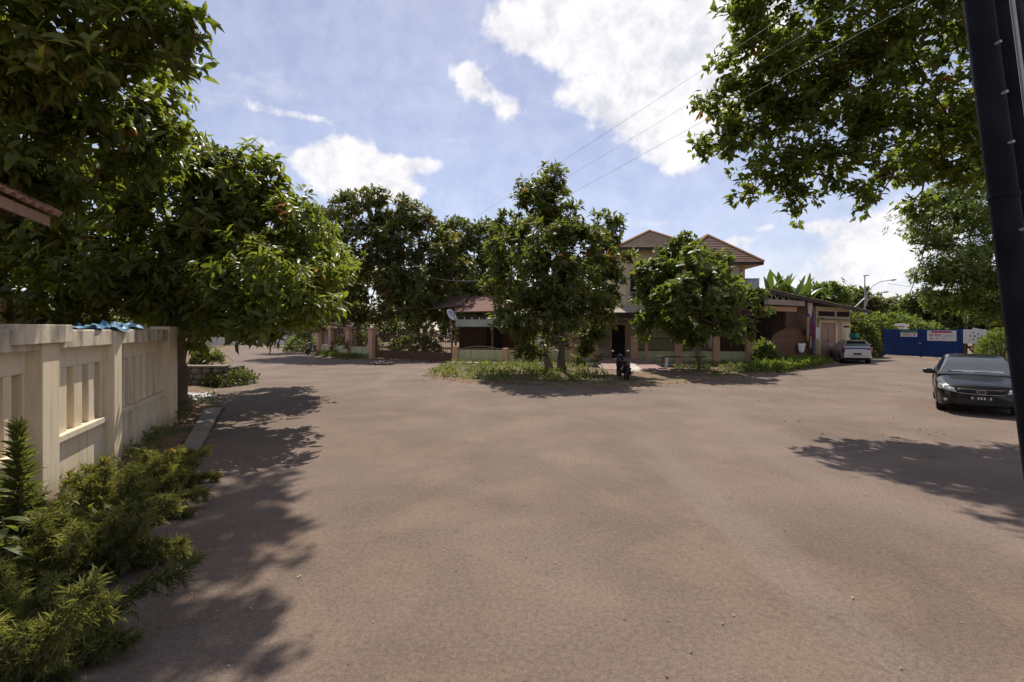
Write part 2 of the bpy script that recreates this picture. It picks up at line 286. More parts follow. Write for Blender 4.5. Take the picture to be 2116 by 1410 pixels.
# ------------------------------------------------------------------ mesh helpers
class MB:
    def __init__(self): self.v = []; self.f = []
    def add(self, verts, faces):
        o = len(self.v); self.v += [tuple(x) for x in verts]; self.f += [tuple(i + o for i in f) for f in faces]; return self
    def box(self, c, s, rz=0.0, rx=0.0, ry=0.0, top=1.0):
        hx, hy, hz = s[0] / 2, s[1] / 2, s[2] / 2
        R = Euler((rx, ry, rz)).to_matrix(); c = Vector(c)
        vs = []
        for z in (-hz, hz):
            k = top if z > 0 else 1.0
            for x, y in ((-hx, -hy), (hx, -hy), (hx, hy), (-hx, hy)): vs.append(c + R @ Vector((x * k, y * k, z)))
        return self.add(vs, [(3, 2, 1, 0), (4, 5, 6, 7), (0, 1, 5, 4), (1, 2, 6, 5), (2, 3, 7, 6), (3, 0, 4, 7)])
    def beam(self, a, b, w, h):
        a = Vector(a); b = Vector(b); d = (b - a).normalized()
        s = d.cross(Vector((0, 0, 1)))
        s = s.normalized() if s.length > 1e-4 else Vector((1, 0, 0))
        n = s.cross(d).normalized(); vs = []
        for p in (a, b):
            for x, y in ((-w / 2, -h / 2), (w / 2, -h / 2), (w / 2, h / 2), (-w / 2, h / 2)): vs.append(p + s * x + n * y)
        return self.add(vs, [(0, 1, 2, 3), (7, 6, 5, 4), (0, 4, 5, 1), (1, 5, 6, 2), (2, 6, 7, 3), (3, 7, 4, 0)])
    def tube(self, path, radii, n=8, cap=True):
        path = [Vector(p) for p in path]
        if isinstance(radii, (int, float)): radii = [radii] * len(path)
        vs = []; fs = []; ref = None
        for i, p in enumerate(path):
            d = (path[min(i + 1, len(path) - 1)] - path[max(i - 1, 0)]).normalized()
            if ref is None: ref = d.orthogonal().normalized()
            ref = (ref - d * ref.dot(d)).normalized(); b = d.cross(ref)
            for k in range(n):
                a = 2 * math.pi * k / n; vs.append(p + (ref * math.cos(a) + b * math.sin(a)) * radii[i])
        for i in range(len(path) - 1):
            for k in range(n):
                k2 = (k + 1) % n; fs.append((i * n + k, i * n + k2, (i + 1) * n + k2, (i + 1) * n + k))
        if cap:
            fs.append(tuple(range(n - 1, -1, -1))); fs.append(tuple(range((len(path) - 1) * n, len(path) * n)))
        return self.add(vs, fs)
    def ellip(self, c, r, rot=(0, 0, 0), nu=14, nv=8, power=1.0):
        R = Euler(rot).to_matrix(); c = Vector(c); vs = []; fs = []
        def sp(x): return math.copysign(abs(x) ** power, x)
        for j in range(nv + 1):
            t = math.pi * j / nv
            for i in range(nu):
                a = 2 * math.pi * i / nu
                vs.append(c + R @ Vector((r[0] * sp(math.sin(t)) * sp(math.cos(a)), r[1] * sp(math.sin(t)) * sp(math.sin(a)), r[2] * sp(math.cos(t)))))
        for j in range(nv):
            for i in range(nu):
                i2 = (i + 1) % nu; fs.append((j * nu + i, (j + 1) * nu + i, (j + 1) * nu + i2, j * nu + i2))
        return self.add(vs, fs)
    def lathe(self, c, prof, n=16, axis='z'):
        vs = []; fs = []; c = Vector(c)
        for (r, h) in prof:
            for k in range(n):
                a = 2 * math.pi * k / n; x, y = r * math.cos(a), r * math.sin(a)
                vs.append(c + (Vector((x, y, h)) if axis == 'z' else Vector((x, h, y)) if axis == 'y' else Vector((h, x, y))))
        for i in range(len(prof) - 1):
            for k in range(n):
                k2 = (k + 1) % n; fs.append((i * n + k, i * n + k2, (i + 1) * n + k2, (i + 1) * n + k))
        return self.add(vs, fs)
    def prism(self, pts, ext):
        pts = [Vector(p) for p in pts]; e = Vector(ext); n = len(pts)
        fs = [tuple(range(n - 1, -1, -1)), tuple(range(n, 2 * n))] + [(i, (i + 1) % n, n + (i + 1) % n, n + i) for i in range(n)]
        return self.add(pts + [p + e for p in pts], fs)
    def grid(self, P, nu, nv):
        fs = [(j * nu + i, j * nu + i + 1, (j + 1) * nu + i + 1, (j + 1) * nu + i) for j in range(nv - 1) for i in range(nu - 1)]
        return self.add(P, fs)
    def build(self, name, m, parent=None, smooth=False, bevel=0.0, world=False, solid=0.0, fix=True):
        vs = self.v
        if world and parent is not None:
            inv = root_of(parent).matrix_basis.inverted(); vs = [inv @ Vector(x) for x in vs]
        me = bpy.data.meshes.new(name); me.from_pydata([tuple(x) for x in vs], [], self.f)
        if fix:
            bm = bmesh.new(); bm.from_mesh(me); bmesh.ops.recalc_face_normals(bm, faces=bm.faces)
            bm.to_mesh(me); bm.free()
        me.materials.append(M[m] if isinstance(m, str) else m)
        o = bpy.data.objects.new(name, me); COL.objects.link(o)
        if parent is not None: o.parent = parent
        if smooth:
            me.polygons.foreach_set('use_smooth', [True] * len(me.polygons))
            try: me.set_sharp_from_angle(angle=math.radians(45))
            except Exception: pass
        if bevel:
            b = o.modifiers.new('bevel', 'BEVEL'); b.width = bevel; b.segments = 2; b.limit_method = 'ANGLE'
        if solid:
            s = o.modifiers.new('solid', 'SOLIDIFY'); s.thickness = solid
        return o


def root_of(o):
    while o.parent is not None: o = o.parent
    return o


def thing(name, label, cat, loc=(0, 0, 0), rz=0.0, group=None):
    o = bpy.data.objects.new(name, None); COL.objects.link(o); o.empty_display_size = 0.2
    o.location = loc; o.rotation_euler = (0, 0, rz)
    o['label'] = label; o['category'] = cat
    if group: o['group'] = group
    return o


def tag(o, label, cat, group=None):
    o['label'] = label; o['category'] = cat
    if group: o['group'] = group
    return o


def struct(o): o['kind'] = 'structure'; return o


def inst(src, parent, loc, rot=(0, 0, 0), scale=None):
    c = src.copy(); COL.objects.link(c); c.parent = parent; c.location = loc; c.rotation_euler = rot
    if scale: c.scale = scale
    return c


def copy_tree(root, loc, rz, label, group=None, scale=1.0):
    r = root.copy(); COL.objects.link(r); r.location = loc; r.rotation_euler = (0, 0, rz); r.scale = (scale,) * 3
    r['label'] = label
    if group: r['group'] = group
    for ch in list(root.children):
        c = ch.copy(); COL.objects.link(c); c.parent = r
        for g in list(ch.children):
            d = g.copy(); COL.objects.link(d); d.parent = c
    return r


# leaves ---------------------------------------------------------------------------------
T8 = np.array([[0, 0, 0], [.28, .46, .07], [.68, .38, .03], [.28, -.46, .07], [.68, -.38, .03], [.30, 0, .0], [.70, 0, -.05], [1, 0, -.16]])
F8 = np.array([[0, 5, 1], [0, 3, 5], [1, 5, 6], [1, 6, 2], [5, 3, 4], [5, 4, 6], [2, 6, 7], [6, 4, 7]])
T4 = np.array([[0, 0, 0], [.45, .5, .06], [.45, -.5, .06], [1, 0, -.12]])
F4 = np.array([[0, 2, 3], [0, 3, 1]])


def unit(a): return a / np.maximum(np.linalg.norm(a, axis=-1, keepdims=True), 1e-9)


def leaves_mesh(name, P, D, U, Ln, W, var, fine=True):
    T, Fc = (T8, F8) if fine else (T4, F4)
    D = unit(D); S = unit(np.cross(D, U)); Nn = np.cross(S, D)
    N = len(P)
    V = P[:, None, :] + D[:, None, :] * (T[None, :, 0:1] * Ln[:, None, None]) + S[:, None, :] * (T[None, :, 1:2] * W[:, None, None]) + Nn[:, None, :] * (T[None, :, 2:3] * Ln[:, None, None])
    V = V.reshape(-1, 3)
    Fa = (Fc[None] + (np.arange(N) * len(T))[:, None, None]).reshape(-1, 3)
    me = bpy.data.meshes.new(name)
    me.vertices.add(len(V)); me.vertices.foreach_set('co', V.astype(np.float32).ravel())
    me.loops.add(Fa.size); me.loops.foreach_set('vertex_index', Fa.astype(np.int32).ravel())
    me.polygons.add(len(Fa)); me.polygons.foreach_set('loop_start', np.arange(0, Fa.size, 3, dtype=np.int32))
    try: me.polygons.foreach_set('loop_total', np.full(len(Fa), 3, dtype=np.int32))
    except Exception: pass
    at_ = me.attributes.new('var', 'FLOAT', 'POINT'); at_.data.foreach_set('value', np.repeat(var, len(T)).astype(np.float32))
    me.update(calc_edges=True)
    return me


def mesh_obj(name, me, m, parent=None):
    me.materials.append(M[m]); o = bpy.data.objects.new(name, me); COL.objects.link(o)
    if parent is not None: o.parent = parent
    return o


def shoots(rng, blobs, density, inner=0.72, flat=0.8, clump=1.0):
    """points spread over the skin of uneven blobs: positions, outward directions"""
    Ps, Os, Ts = [], [], []
    C = np.array([b[:3] for b in blobs]); R = np.array([b[3] for b in blobs])
    for i, (x, y, z, r) in enumerate(blobs):
        n = max(6, int(density * 12.6 * r * r))
        m = max(7, int(clump * 20 * r ** 1.3)); co = unit(rng.normal(size=(m, 3))); cr = r * (inner + (1.06 - inner) * rng.random(m) ** .5)
        pick = rng.integers(m, size=n); size = (.17 * r + .07) * (.6 + .8 * rng.random(m))
        off = rng.normal(size=(n, 3)) * size[pick][:, None] * np.array([1, 1, .75])
        p = co[pick] * cr[pick][:, None] + off
        o = unit(co[pick] * .6 + unit(off) * .75)
        p = np.array([x, y, z]) + p * np.array([1, 1, flat])
        d = np.linalg.norm(p[:, None, :] - C[None], axis=2) / R[None]
        d[:, i] = 9
        keep = d.min(axis=1) > 0.5
        Ps.append(p[keep]); Os.append(o[keep]); Ts.append(rng.random(m)[pick][keep])
    return np.concatenate(Ps), np.concatenate(Os), np.concatenate(Ts)


def rosettes(rng, P, O, k, length, width, tilt=(0.5, 1.2), spread=0.06, droop=0.35, tone=None):
    """k leaves fanned round each shoot"""
    n = len(P); ax = unit(O + np.array([0, 0, 0.55]) + rng.normal(scale=.3, size=(n, 3)))
    a0 = unit(np.cross(ax, np.array([0.31, 0.52, 0.79]))); b0 = np.cross(ax, a0)
    ph = rng.random((n, k)) * 6.283; t = tilt[0] + (tilt[1] - tilt[0]) * rng.random((n, k))
    D = ax[:, None] * np.cos(t)[..., None] + (a0[:, None] * np.cos(ph)[..., None] + b0[:, None] * np.sin(ph)[..., None]) * np.sin(t)[..., None]
    D[..., 2] -= droop
    D = unit(D)
    PP = P[:, None] + ax[:, None] * (rng.random((n, k, 1)) - .6) * spread * 3 + rng.normal(scale=spread, size=(n, k, 3))
    U = unit(ax[:, None] * 0.8 + np.array([0, 0, 0.5]) + rng.normal(scale=.25, size=(n, k, 3)))
    L = length * (0.65 + 0.6 * rng.random((n, k))); W = L * width * (0.8 + .4 * rng.random((n, k)))
    sv = rng.random((n, 1))
    if tone is not None: sv = .4 * sv + .6 * tone[:, None]
    var = np.clip(.15 + .55 * sv + .25 * rng.random((n, k)), 0, .93)
    return PP.reshape(-1, 3), D.reshape(-1, 3), U.reshape(-1, 3), L.ravel(), W.ravel(), var.ravel()


def limb(a, b, r0, r1, rng, n=6, sag=0.12, wob=0.05):
    a = Vector(a); b = Vector(b); ln = (b - a).length; pts = []; rad = []
    for i in range(n + 1):
        t = i / n; p = a.lerp(b, t); p.z += math.sin(t * math.pi) * ln * sag * -0.5
        if 0 < i < n: p += Vector(rng.normal(scale=wob * ln * .4, size=3))
        pts.append(p); rad.append(r0 + (r1 - r0) * t)
    return pts, rad


def tree(name, label, base, blobs, leafm, barkm='bark', trunk_r=.2, fork=2.6, seed=1, density=10, k=9, length=.22, width=.36, fine=True, lean=(0, 0), group=None, flat=.8, inner=.72,
         odd=0.03, tilt=(.5, 1.2), droop=.35, single=0, stems=None, panicles=0, cat='tree', twig=True, spread=.06):
    rng = np.random.default_rng(seed); base = Vector(base)
    root = thing(name, label, cat, base, 0, group)
    bl = [(b[0] - base.x, b[1] - base.y, b[2] - base.z, b[3]) for b in blobs]
    stems = stems or [((0, 0), lean, trunk_r)]
    nodes = []
    for (off, ln_, tr) in stems:
        top = Vector((off[0] + ln_[0], off[1] + ln_[1], fork))
        n = 9; pts = []; rad = []
        for i in range(n + 1):
            t = i / n; p = Vector((off[0], off[1], -0.1)).lerp(top, t)
            if 0 < i < n: p += Vector((rng.normal(scale=tr * .25), rng.normal(scale=tr * .25), 0))
            pts.append(p); rad.append(tr * (1 + .55 * (1 - t) ** 6 - .35 * t) * (1 + rng.normal(scale=.04)))
        MB().tube(pts, rad, 12).build('trunk', barkm, root, smooth=True)
        nodes.append((top, tr * .62))
    order = sorted(range(len(bl)), key=lambda i: min((Vector(bl[i][:3]) - q).length for q, _ in nodes))
    for i in order:
        c = Vector(bl[i][:3]) + Vector((0, 0, -bl[i][3] * .25))
        j = min(range(len(nodes)), key=lambda q: (nodes[q][0] - c).length + (0.8 if nodes[q][1] < .03 else 0) + (3.0 if nodes[q][0].z > c.z + 1.2 else 0))
        q, rr = nodes[j]; r1 = max(rr * .55, .018)
        pts, rad = limb(q, c, rr * .85, r1, rng)
        mb = MB().tube(pts, rad, 7)
        if twig:
            for _ in range(5):
                o = Vector(unit(rng.normal(size=3))); e = c + Vector((o.x, o.y, abs(o.z) * .8)) * bl[i][3] * .85
                p2, r2 = limb(c, e, r1 * .7, .008, rng, 4); mb.tube(p2, r2, 5)
        mb.build('branch', barkm, root, smooth=True)
        nodes.append((c, r1))
    P, O, tone = shoots(rng, bl, density, inner, flat)
    A = rosettes(rng, P, O, k, length, width, tilt, spread, droop, tone)
    PP, D, U, Ln, W, var = A
    sh = np.repeat(rng.random(len(P)) < odd, k); var = np.where(sh, .97 + 0 * var, var)
    own = np.zeros(len(PP), bool)
    if single:
        eye = np.array([-base.x, -base.y, EYE - base.z]); dist = np.linalg.norm(PP - eye, axis=1)
        toward = np.einsum('ij,ij->i', np.repeat(O, k, 0), unit(eye - PP))
        wp = PP + np.array(base); uu = 1058 + F * wp[:, 0] / np.maximum(wp[:, 1], .1); vv = 680 - F * (wp[:, 2] - EYE) / np.maximum(wp[:, 1], .1)
        vis = (uu > 0) & (uu < 2116) & (vv > 0) & (vv < 1400) & (toward > .2)
        score = np.where(vis, dist, 1e6); own[np.argsort(score)[:single]] = True
    crown = mesh_obj('crown', leaves_mesh('crown', PP[~own], D[~own], U[~own], Ln[~own], W[~own], var[~own], fine), leafm, root)
    if single:
        protos = [leaves_mesh('leaf', np.zeros((1, 3)), np.array([[1., 0, 0]]), np.array([[0, 0, 1.]]), np.array([1.]), np.array([width]), np.array([.12 + .2 * q])) for q in range(5)]
        for me in protos: me.materials.append(M[leafm])
        for i in np.nonzero(own)[0]:
            d = Vector(D[i]).normalized(); s = d.cross(Vector(U[i])).normalized(); n_ = s.cross(d)
            o = bpy.data.objects.new('leaf', protos[int(rng.integers(5))]); COL.objects.link(o); o.parent = crown
            R = Matrix((d, s, n_)).transposed().to_4x4(); o.matrix_basis = Matrix.Translation(Vector(PP[i])) @ R @ Matrix.Scale(float(Ln[i]), 4)
    if panicles:
        idx = rng.choice(len(P), panicles, replace=False); Pp = P[idx]; Oo = O[idx]
        for p, o in zip(Pp, Oo):
            kk = 46; p0 = p + o * .05
            ax = unit(o + np.array([0, 0, .6])); tt = rng.random(kk)
            pos = p0 + ax * (tt * .3)[:, None]; dd = unit(ax + rng.normal(scale=.9, size=(kk, 3)))
            mesh_obj('flower_panicle', leaves_mesh('flower_panicle', pos, dd, rng.normal(size=(kk, 3)), .05 + .09 * rng.random(kk), np.full(kk, .012), rng.random(kk), False), 'panicle', root)
    return root


def img_blobs(lst): return [(*at(u, v, Y), r) for (u, v, Y, r) in lst]


# ------------------------------------------------------------------ ground, road, verges
def sheet(name, pts, z, m):
    mb = MB(); mb.add([(p[0], p[1], z) for p in pts], [tuple(range(len(pts)))])
    return struct(mb.build(name, m, fix=False))


def noisy(pts, seed, amp, step=0.35):
    rng = np.random.default_rng(seed); out = []
    for i in range(len(pts)):
        a = Vector(pts[i][:2]); b = Vector(pts[(i + 1) % len(pts)][:2]); n = max(1, int((b - a).length / step))
        for k in range(n):
            p = a.lerp(b, k / n)
            out.append((p.x + rng.normal(scale=amp), p.y + rng.normal(scale=amp)))
    return out


struct(MB().add([(-500, -200, -.03), (500, -200, -.03), (500, 900, -.03), (-500, 900, -.03)], [(0, 1, 2, 3)]).build('ground', 'soil', fix=False))
g = lambda u, v: gnd(u, v)
ROAD = [(-3.35, -6), (-3.35, 3), (-3.9, 4.5), (-5.2, 8.0), (-7.9, 13.2), (-9.4, 15.6), (-10.6, 17.2), (-13.0, 22.0), (-14.6, 25.5), (-19, 33), (-25, 42), (-36, 62), (-44, 90), (-30, 90),
        (-25.5, 60), (-18.6, 43.5), (-12.4, 34.5), (-10.1, 35.6), (-3.9, 31.0), (-4.2, 22.4), (-1.9, 19.6), (0.8, 18.8), (4.1, 18.3), (6.7, 19.4), (10.6, 22), (17, 26.8), (20.8, 30.2),
        (26.0, 35.5), (30.4, 39.6), (31.9, 34.8), (33, 31), (20, 12), (13, 4), (13, -6)]


def road_mesh():
    # one sheet over the whole junction, edges ragged
    pts = noisy(ROAD, 3, 0.035)
    mb = MB(); mb.add([(x, y, 0.0) for x, y in pts], [tuple(range(len(pts)))])
    return struct(mb.build('road', 'asphalt', fix=False))
road_mesh()


def inside(poly, x, y):
    c = np.zeros(len(x), bool); n = len(poly)
    for i in range(n):
        x1, y1 = poly[i][:2]; x2, y2 = poly[(i + 1) % n][:2]
        c ^= ((y1 > y) != (y2 > y)) & (x < (x2 - x1) * (y - y1) / (y2 - y1 + 1e-12) + x1)
    return c


def edge_dist(poly, x, y):
    d = np.full(len(x), 1e9); n = len(poly)
    for i in range(n):
        a = np.array(poly[i][:2]); b = np.array(poly[(i + 1) % n][:2]); ab = b - a
        t = np.clip(((x - a[0]) * ab[0] + (y - a[1]) * ab[1]) / max(ab @ ab, 1e-9), 0, 1)
        d = np.minimum(d, np.hypot(x - a[0] - t * ab[0], y - a[1] - t * ab[1]))
    return d


def verge(name, poly, seed, m='litter_soil', h=.12, step=.3):
    xs = [p[0] for p in poly]; ys = [p[1] for p in poly]
    X, Y = np.meshgrid(np.arange(min(xs) - .6, max(xs) + .6, step), np.arange(min(ys) - .6, max(ys) + .6, step))
    rng = np.random.default_rng(seed); shp = X.shape
    x = X.ravel() + rng.normal(scale=.06, size=X.size); y = Y.ravel() + rng.normal(scale=.06, size=X.size)
    ins = inside(poly, x, y); d = edge_dist(poly, x, y); s = np.where(ins, d, -d)
    z = -.03 + np.clip((s + .25) / .9, 0, 1) * h + (rng.normal(scale=.012, size=X.size) + .03 * np.sin(x * 1.3 + seed) * np.sin(y * 1.7)) * (s > .1)
    mb = MB(); mb.add(list(zip(x, y, z)), [])
    nu, nv = shp[1], shp[0]; keep = (s > -.45).reshape(shp)
    for j in range(nv - 1):
        for i in range(nu - 1):
            if keep[j, i] and keep[j, i + 1] and keep[j + 1, i] and keep[j + 1, i + 1]:
                mb.f.append((j * nu + i, j * nu + i + 1, (j + 1) * nu + i + 1, (j + 1) * nu + i))
    return struct(mb.build(name, m, smooth=True, fix=False))


VERGE = [(-4.0, 30.2), (-4.3, 22.5), (-1.9, 19.6), (0.8, 18.8), (4.1, 18.3), (6.7, 19.4), (10.6, 22), (16.6, 26.6), (20.6, 30.4), (22.5, 33.6), (15, 29.0), (5, 29.6)]
VERGE_L = [(-19, 44), (-12.5, 34.6), (-11.3, 34.0), (-10.4, 35.6), (-16.4, 41.6)]
VERGE_W = [(-3.5, -2), (-3.5, 3.2), (-3.95, 4.6), (-5.3, 8.0), (-8.0, 13.2), (-9.5, 15.6), (-10.7, 17.2), (-13.1, 22.0), (-14.7, 25.5), (-19, 33), (-22, 32), (-13, 14), (-9, 6), (-9, -2)]
verge('verge', VERGE, 5); verge('verge.001', VERGE_L, 6); verge('verge.002', VERGE_W, 7, h=.09)

# pavings by the left kerb
struct(MB().prism([(-4.9, 7.3, .0), (-5.3, 7.5, .0), (-8.2, 12.9, .0), (-7.88, 13.1, .0)], (0, 0, .085)).build('kerb', 'concrete', bevel=.015))
struct(MB().prism([(-9.5, 13.6, .0), (-11.6, 13.3, .0), (-12.4, 15.6, .0), (-10.0, 16.2, .0), (-9.3, 15.3, .0)], (0, 0, .10)).build('pavement', 'pale_concrete', bevel=.02))


# ------------------------------------------------------------------ the cream wall on the left
WD = Vector((-.386, .923, 0)); WN = Vector((.923, .386, 0)); WO = Vector((-7.84, 11.0, 0))


def wpt(Y, out=0.0, z=0.0):
    t = (Y - WO.y) / WD.y
    p = WO + WD * t + WN * out; return Vector((p.x, p.y, z))


def cream_wall():
    root = thing('boundary_wall', 'cream painted boundary wall with slotted panels and square posts beside the road', 'wall', wpt(7.6), 0)
    rz = math.atan2(WD.y, WD.x)
    def bx(name, y0, y1, out, depth, z0, z1, m='cream_paint', bevel=.008, par=root):
        a, b = wpt(y0, out), wpt(y1, out); c = (a + b) / 2; c.z = (z0 + z1) / 2
        return MB().box(c, ((b - a).length, depth, z1 - z0), rz).build(name, m, par, bevel=bevel, world=True)
    T = 2.19
    posts = [(3.2, 3.42, 2.24), (5.40, 5.78, 2.24), (7.42, 7.72, 2.17), (10.35, 11.0, 2.24)]
    for i, (a, b, h) in enumerate(posts):
        bx('post', a, b, .03, .34, -.1, h - (.0 if i != 1 else .21), 'cream_paint')
        if i == 1: bx('post_cap', a - .55, b + .18, .045, .42, h - .207, h + .01, 'stained_paint')
        if i == 3: bx('post_cap', a - .012, b + .012, .03, .365, h - .16, h + .012)
    bays = [(3.42, 5.40, [3.72, 4.08, 4.44, 4.80, 5.14], .20), (5.78, 7.42, [5.90, 6.31, 6.74, 7.14], .19), (7.72, 10.35, [8.32, 8.68, 9.04, 9.40, 9.78], .16)]
    for (y0, y1, slots, sw) in bays:
        bx('base_panel', y0, y1, -.02, .16, -.1, .78)
        bx('sill', y0, y1, .03, .20, .78, .865)
        bx('top_panel', y0, y1, -.02, .16, 1.70, 1.955)
        bx('coping', y0, y1, .035, .30, 1.955, T, 'stained_paint', bevel=.015)
        cuts = [y0] + [c for s in slots for c in (s, s + sw)] + [y1]
        for q in range(0, len(cuts), 2):
            if cuts[q + 1] - cuts[q] > .01: bx('slat', cuts[q], cuts[q + 1], -.02, .157, .866, 1.699)
        for s in slots: bx('slot_back', s - .0, s + sw, -.055, .04, .866, 1.699, 'ochre_paint', 0)
    return root
cream_wall()


def blue_tarp():
    rng = np.random.default_rng(4); nu, nv = 60, 16
    h = rng.normal(size=(nv, nu))
    for _ in range(3): h = (h + np.roll(h, 1, 0) + np.roll(h, 1, 1) + np.roll(h, -1, 1)) / 4
    ridge = np.abs(h) / np.abs(h).max(); P = []
    for j in range(nv):
        for i in range(nu):
            t = i / (nu - 1); Y = 6.55 + 2.7 * t + .10 * h[j, i]; e = .26 * (1 - .5 * abs(2 * t - 1) ** 3) * (1 + .25 * math.sin(i * .31))
            o = -.03 + e * (2 * j / (nv - 1) - 1)
            p = wpt(Y, o); p.z = 2.205 + .09 * ridge[j, i] * (.5 + math.sin(math.pi * t)) + .035 * math.exp(-((t - .72) / .12) ** 2) - (.05 * max(0, abs(o) - .17) / .1)
            P.append(p)
    o = MB().grid(P, nu, nv).build('plastic_sheet', 'blue_plastic', smooth=False, solid=.006)
    tag(o, 'crumpled blue plastic sheet lying on top of the cream wall', 'plastic sheet')
blue_tarp()


# ------------------------------------------------------------------ trees on the left
tree('longan_tree', 'large glossy leaved tree with brown trunk standing at the end of the cream wall', (-8.5, 12.3, 0), img_blobs([
    (610, 602, 10.2, .62), (550, 560, 10.8, .9), (665, 628, 10.0, .26), (660, 580, 11.5, .38), (495, 620, 10.6, .9), (575, 655, 10.0, .45), (440, 670, 11.2, .45), (505, 675, 10.8, .4),
    (555, 470, 12.6, 1.1), (525, 385, 12.6, .85), (645, 530, 12.4, .75), (605, 485, 13, .7), (455, 440, 12.2, 1.3), (410, 560, 12.0, 1.2),
    (360, 470, 12, 1.2), (330, 375, 11.8, 1.15), (395, 320, 12.2, .75), (460, 360, 12.6, .8), (280, 560, 11.8, 1.2), (340, 625, 11.6, .7),
    (210, 470, 12, 1.2), (130, 400, 12, 1.1), (170, 570, 12, 1.1), (60, 500, 12.6, 1.3), (60, 590, 12.6, .9), (545, 345, 12.8, .32), (572, 395, 13, .3),
    (610, 655, 10.0, .22), (550, 685, 10.2, .18), (380, 655, 11.2, .35), (0, 420, 12, 1.2),
    (600, 560, 15.5, 1.4), (640, 540, 17.5, 1.3), (560, 590, 17, 1.4), (660, 580, 17.5, .8), (520, 520, 15.5, 1.4), (600, 620, 19, 1.2)]),
     'leaf_left', 'bark', .24, 2.5, 11, density=11, k=11, length=.27, width=.36, single=0, panicles=26, odd=.006, inner=.62, tilt=(.7, 1.45), droop=.3)
tree('longan_tree', 'tall leafy tree overhanging the cream wall at the upper left, with unseen high branches added to shade the road', (-9.6, 7.6, 0), img_blobs([
    (50, 60, 7, .9), (170, 80, 7, .85), (280, 45, 7.2, .5), (350, 55, 7.3, .34), (405, 75, 7.3, .22), (380, 115, 7.3, .16), (100, 180, 7.6, 1.0), (215, 180, 8.2, .8), (285, 190, 8.6, .5),
    (20, 280, 8, 1.0), (140, 290, 8.8, 1.0), (250, 285, 9.2, .8), (335, 245, 9.4, .4), (370, 270, 9.6, .35), (60, 370, 8.6, .55), (160, 385, 8.8, .5),
    (120, -110, 7.2, 1.0), (270, -90, 7.6, .7), (-80, 90, 7.2, 1.1), (-60, 230, 7.8, 1.0)]) + [(-6.3, 9.2, 10.0, .8), (-5.2, 9.5, 10.0, .45), (-4.3, 9.9, 10.3, .4), (-2.6, 9.6, 9.9, .5), (-2.75, 10.6, 10.6, .55), (-2.95, 11.9, 11.5, .55), (-3.2, 13.4, 12.5, .6), (-3.6, 15.0, 13.7, .6), (-4.2, 16.6, 14.8, .65), (-4.3, 12.6, 12.2, .4)],  # appended blobs: unseen high branches, added to throw shade on the road edge
     'leaf_left', 'bark', .26, 3.6, 12, density=11, k=11, length=.25, width=.37, single=290, panicles=12, odd=.004, lean=(.5, .2), inner=.66, tilt=(.7, 1.45), droop=.3)


# ------------------------------------------------------------------ neighbour house behind the cream wall
def near_house():
    root = thing('tiled_house', 'cream house with red clay tile roof edge behind the cream wall', 'house', (-9.2, 8.0, 0), 0)
    B = -WN                                   # away from the road
    e0 = Vector((-7.72, 8.05, 4.12)); e1 = e0 - WD * 4.6
    rise = .52
    up = (B + Vector((0, 0, rise))).normalized()
    mb = MB(); d = Vector((0, 0, -.05))
    mb.prism([e0 + d, e1 + d, e1 + up * 3.6 + d, e0 + up * 3.6 + d], (0, 0, -.06)); roof = mb.build('roof', 'dark_wood', root, world=True)
    # clay tiles, each a curved piece
    nt = 7; vs = []; tw, tl = .27, .40
    for j in (0, 1):
        for i in range(nt):
            x = -tw / 2 + tw * i / (nt - 1); vs.append((x, j * tl, .035 * math.cos(math.pi * 2 * (i / (nt - 1) - .25)) + (.03 if j == 0 else 0)))
    m1 = MB().add(vs, [(i, i + 1, nt + i + 1, nt + i) for i in range(nt - 1)])
    proto = None; nrm = WD.cross(up).normalized(); nrm = nrm if nrm.z > 0 else -nrm
    R = Matrix((-WD, up, nrm)).transposed()
    if R.determinant() < 0: R = Matrix((WD, up, nrm)).transposed()
    inv = root.matrix_basis.inverted()
    rng = np.random.default_rng(8)
    for r in range(9):
        for c in range(17):
            p = e0 - WD * (tw * (c + .5)) + up * (-.10 + r * .36) + nrm * (.02 + rng.normal(scale=.004))
            if proto is None:
                proto = m1.build('tile', 'tile_near', roof, solid=.018, smooth=True); o = proto
            else:
                o = proto.copy(); COL.objects.link(o); o.parent = roof
            o.matrix_basis = Matrix.Translation(inv @ p) @ R.to_4x4() @ Matrix.Rotation(rng.normal(scale=.02), 4, 'Z')
    MB().beam(e0 + nrm * .07 + WD * .06 - up * .1, e0 + nrm * .07 + WD * .06 + up * 3.6, .22, .12).build('verge_capping', 'tile_near', roof, bevel=.03, world=True)
    MB().beam(e0 + Vector((0, 0, -.13)) + WD * .03, e1 + Vector((0, 0, -.13)), .04, .17).build('fascia_board', 'pink_wood', root, bevel=.005, world=True)
    a = e0 + B * 1.1 - WD * .5; b = e1 + B * 1.1; a.z = b.z = 0
    MB().prism([a, b, b + B * 5, a + B * 5], (0, 0, 4.3)).build('wall', 'ochre_paint', root, world=True)
    # porch behind, yellow posts in deep shade
    for q in (2.2, 3.0, 3.9, 4.9):
        p = e0 + WD * (1.0 + q) + B * 2.4; p.z = 1.5
        MB().box(p, (.2, .2, 3.0), math.atan2(WD.y, WD.x)).build('porch_post', 'ochre_paint', root, bevel=.01, world=True)
    a = e0 - WD * .4 + B * 3.6; b = a + WD * 8.0; a.z = b.z = 0
    MB().prism([a, b, b + B * 3, a + B * 3], (0, 0, 3.0)).build('porch_wall', 'ochre_paint', root, world=True)
    a.z = b.z = 3.0; MB().prism([a + WN * .6, b + WN * .6, b + B * 3.2 + Vector((0, 0, .9)), a + B * 3.2 + Vector((0, 0, .9))], (0, 0, .1)).build('porch_roof', 'tile_near', root, world=True)
    return root
near_house()


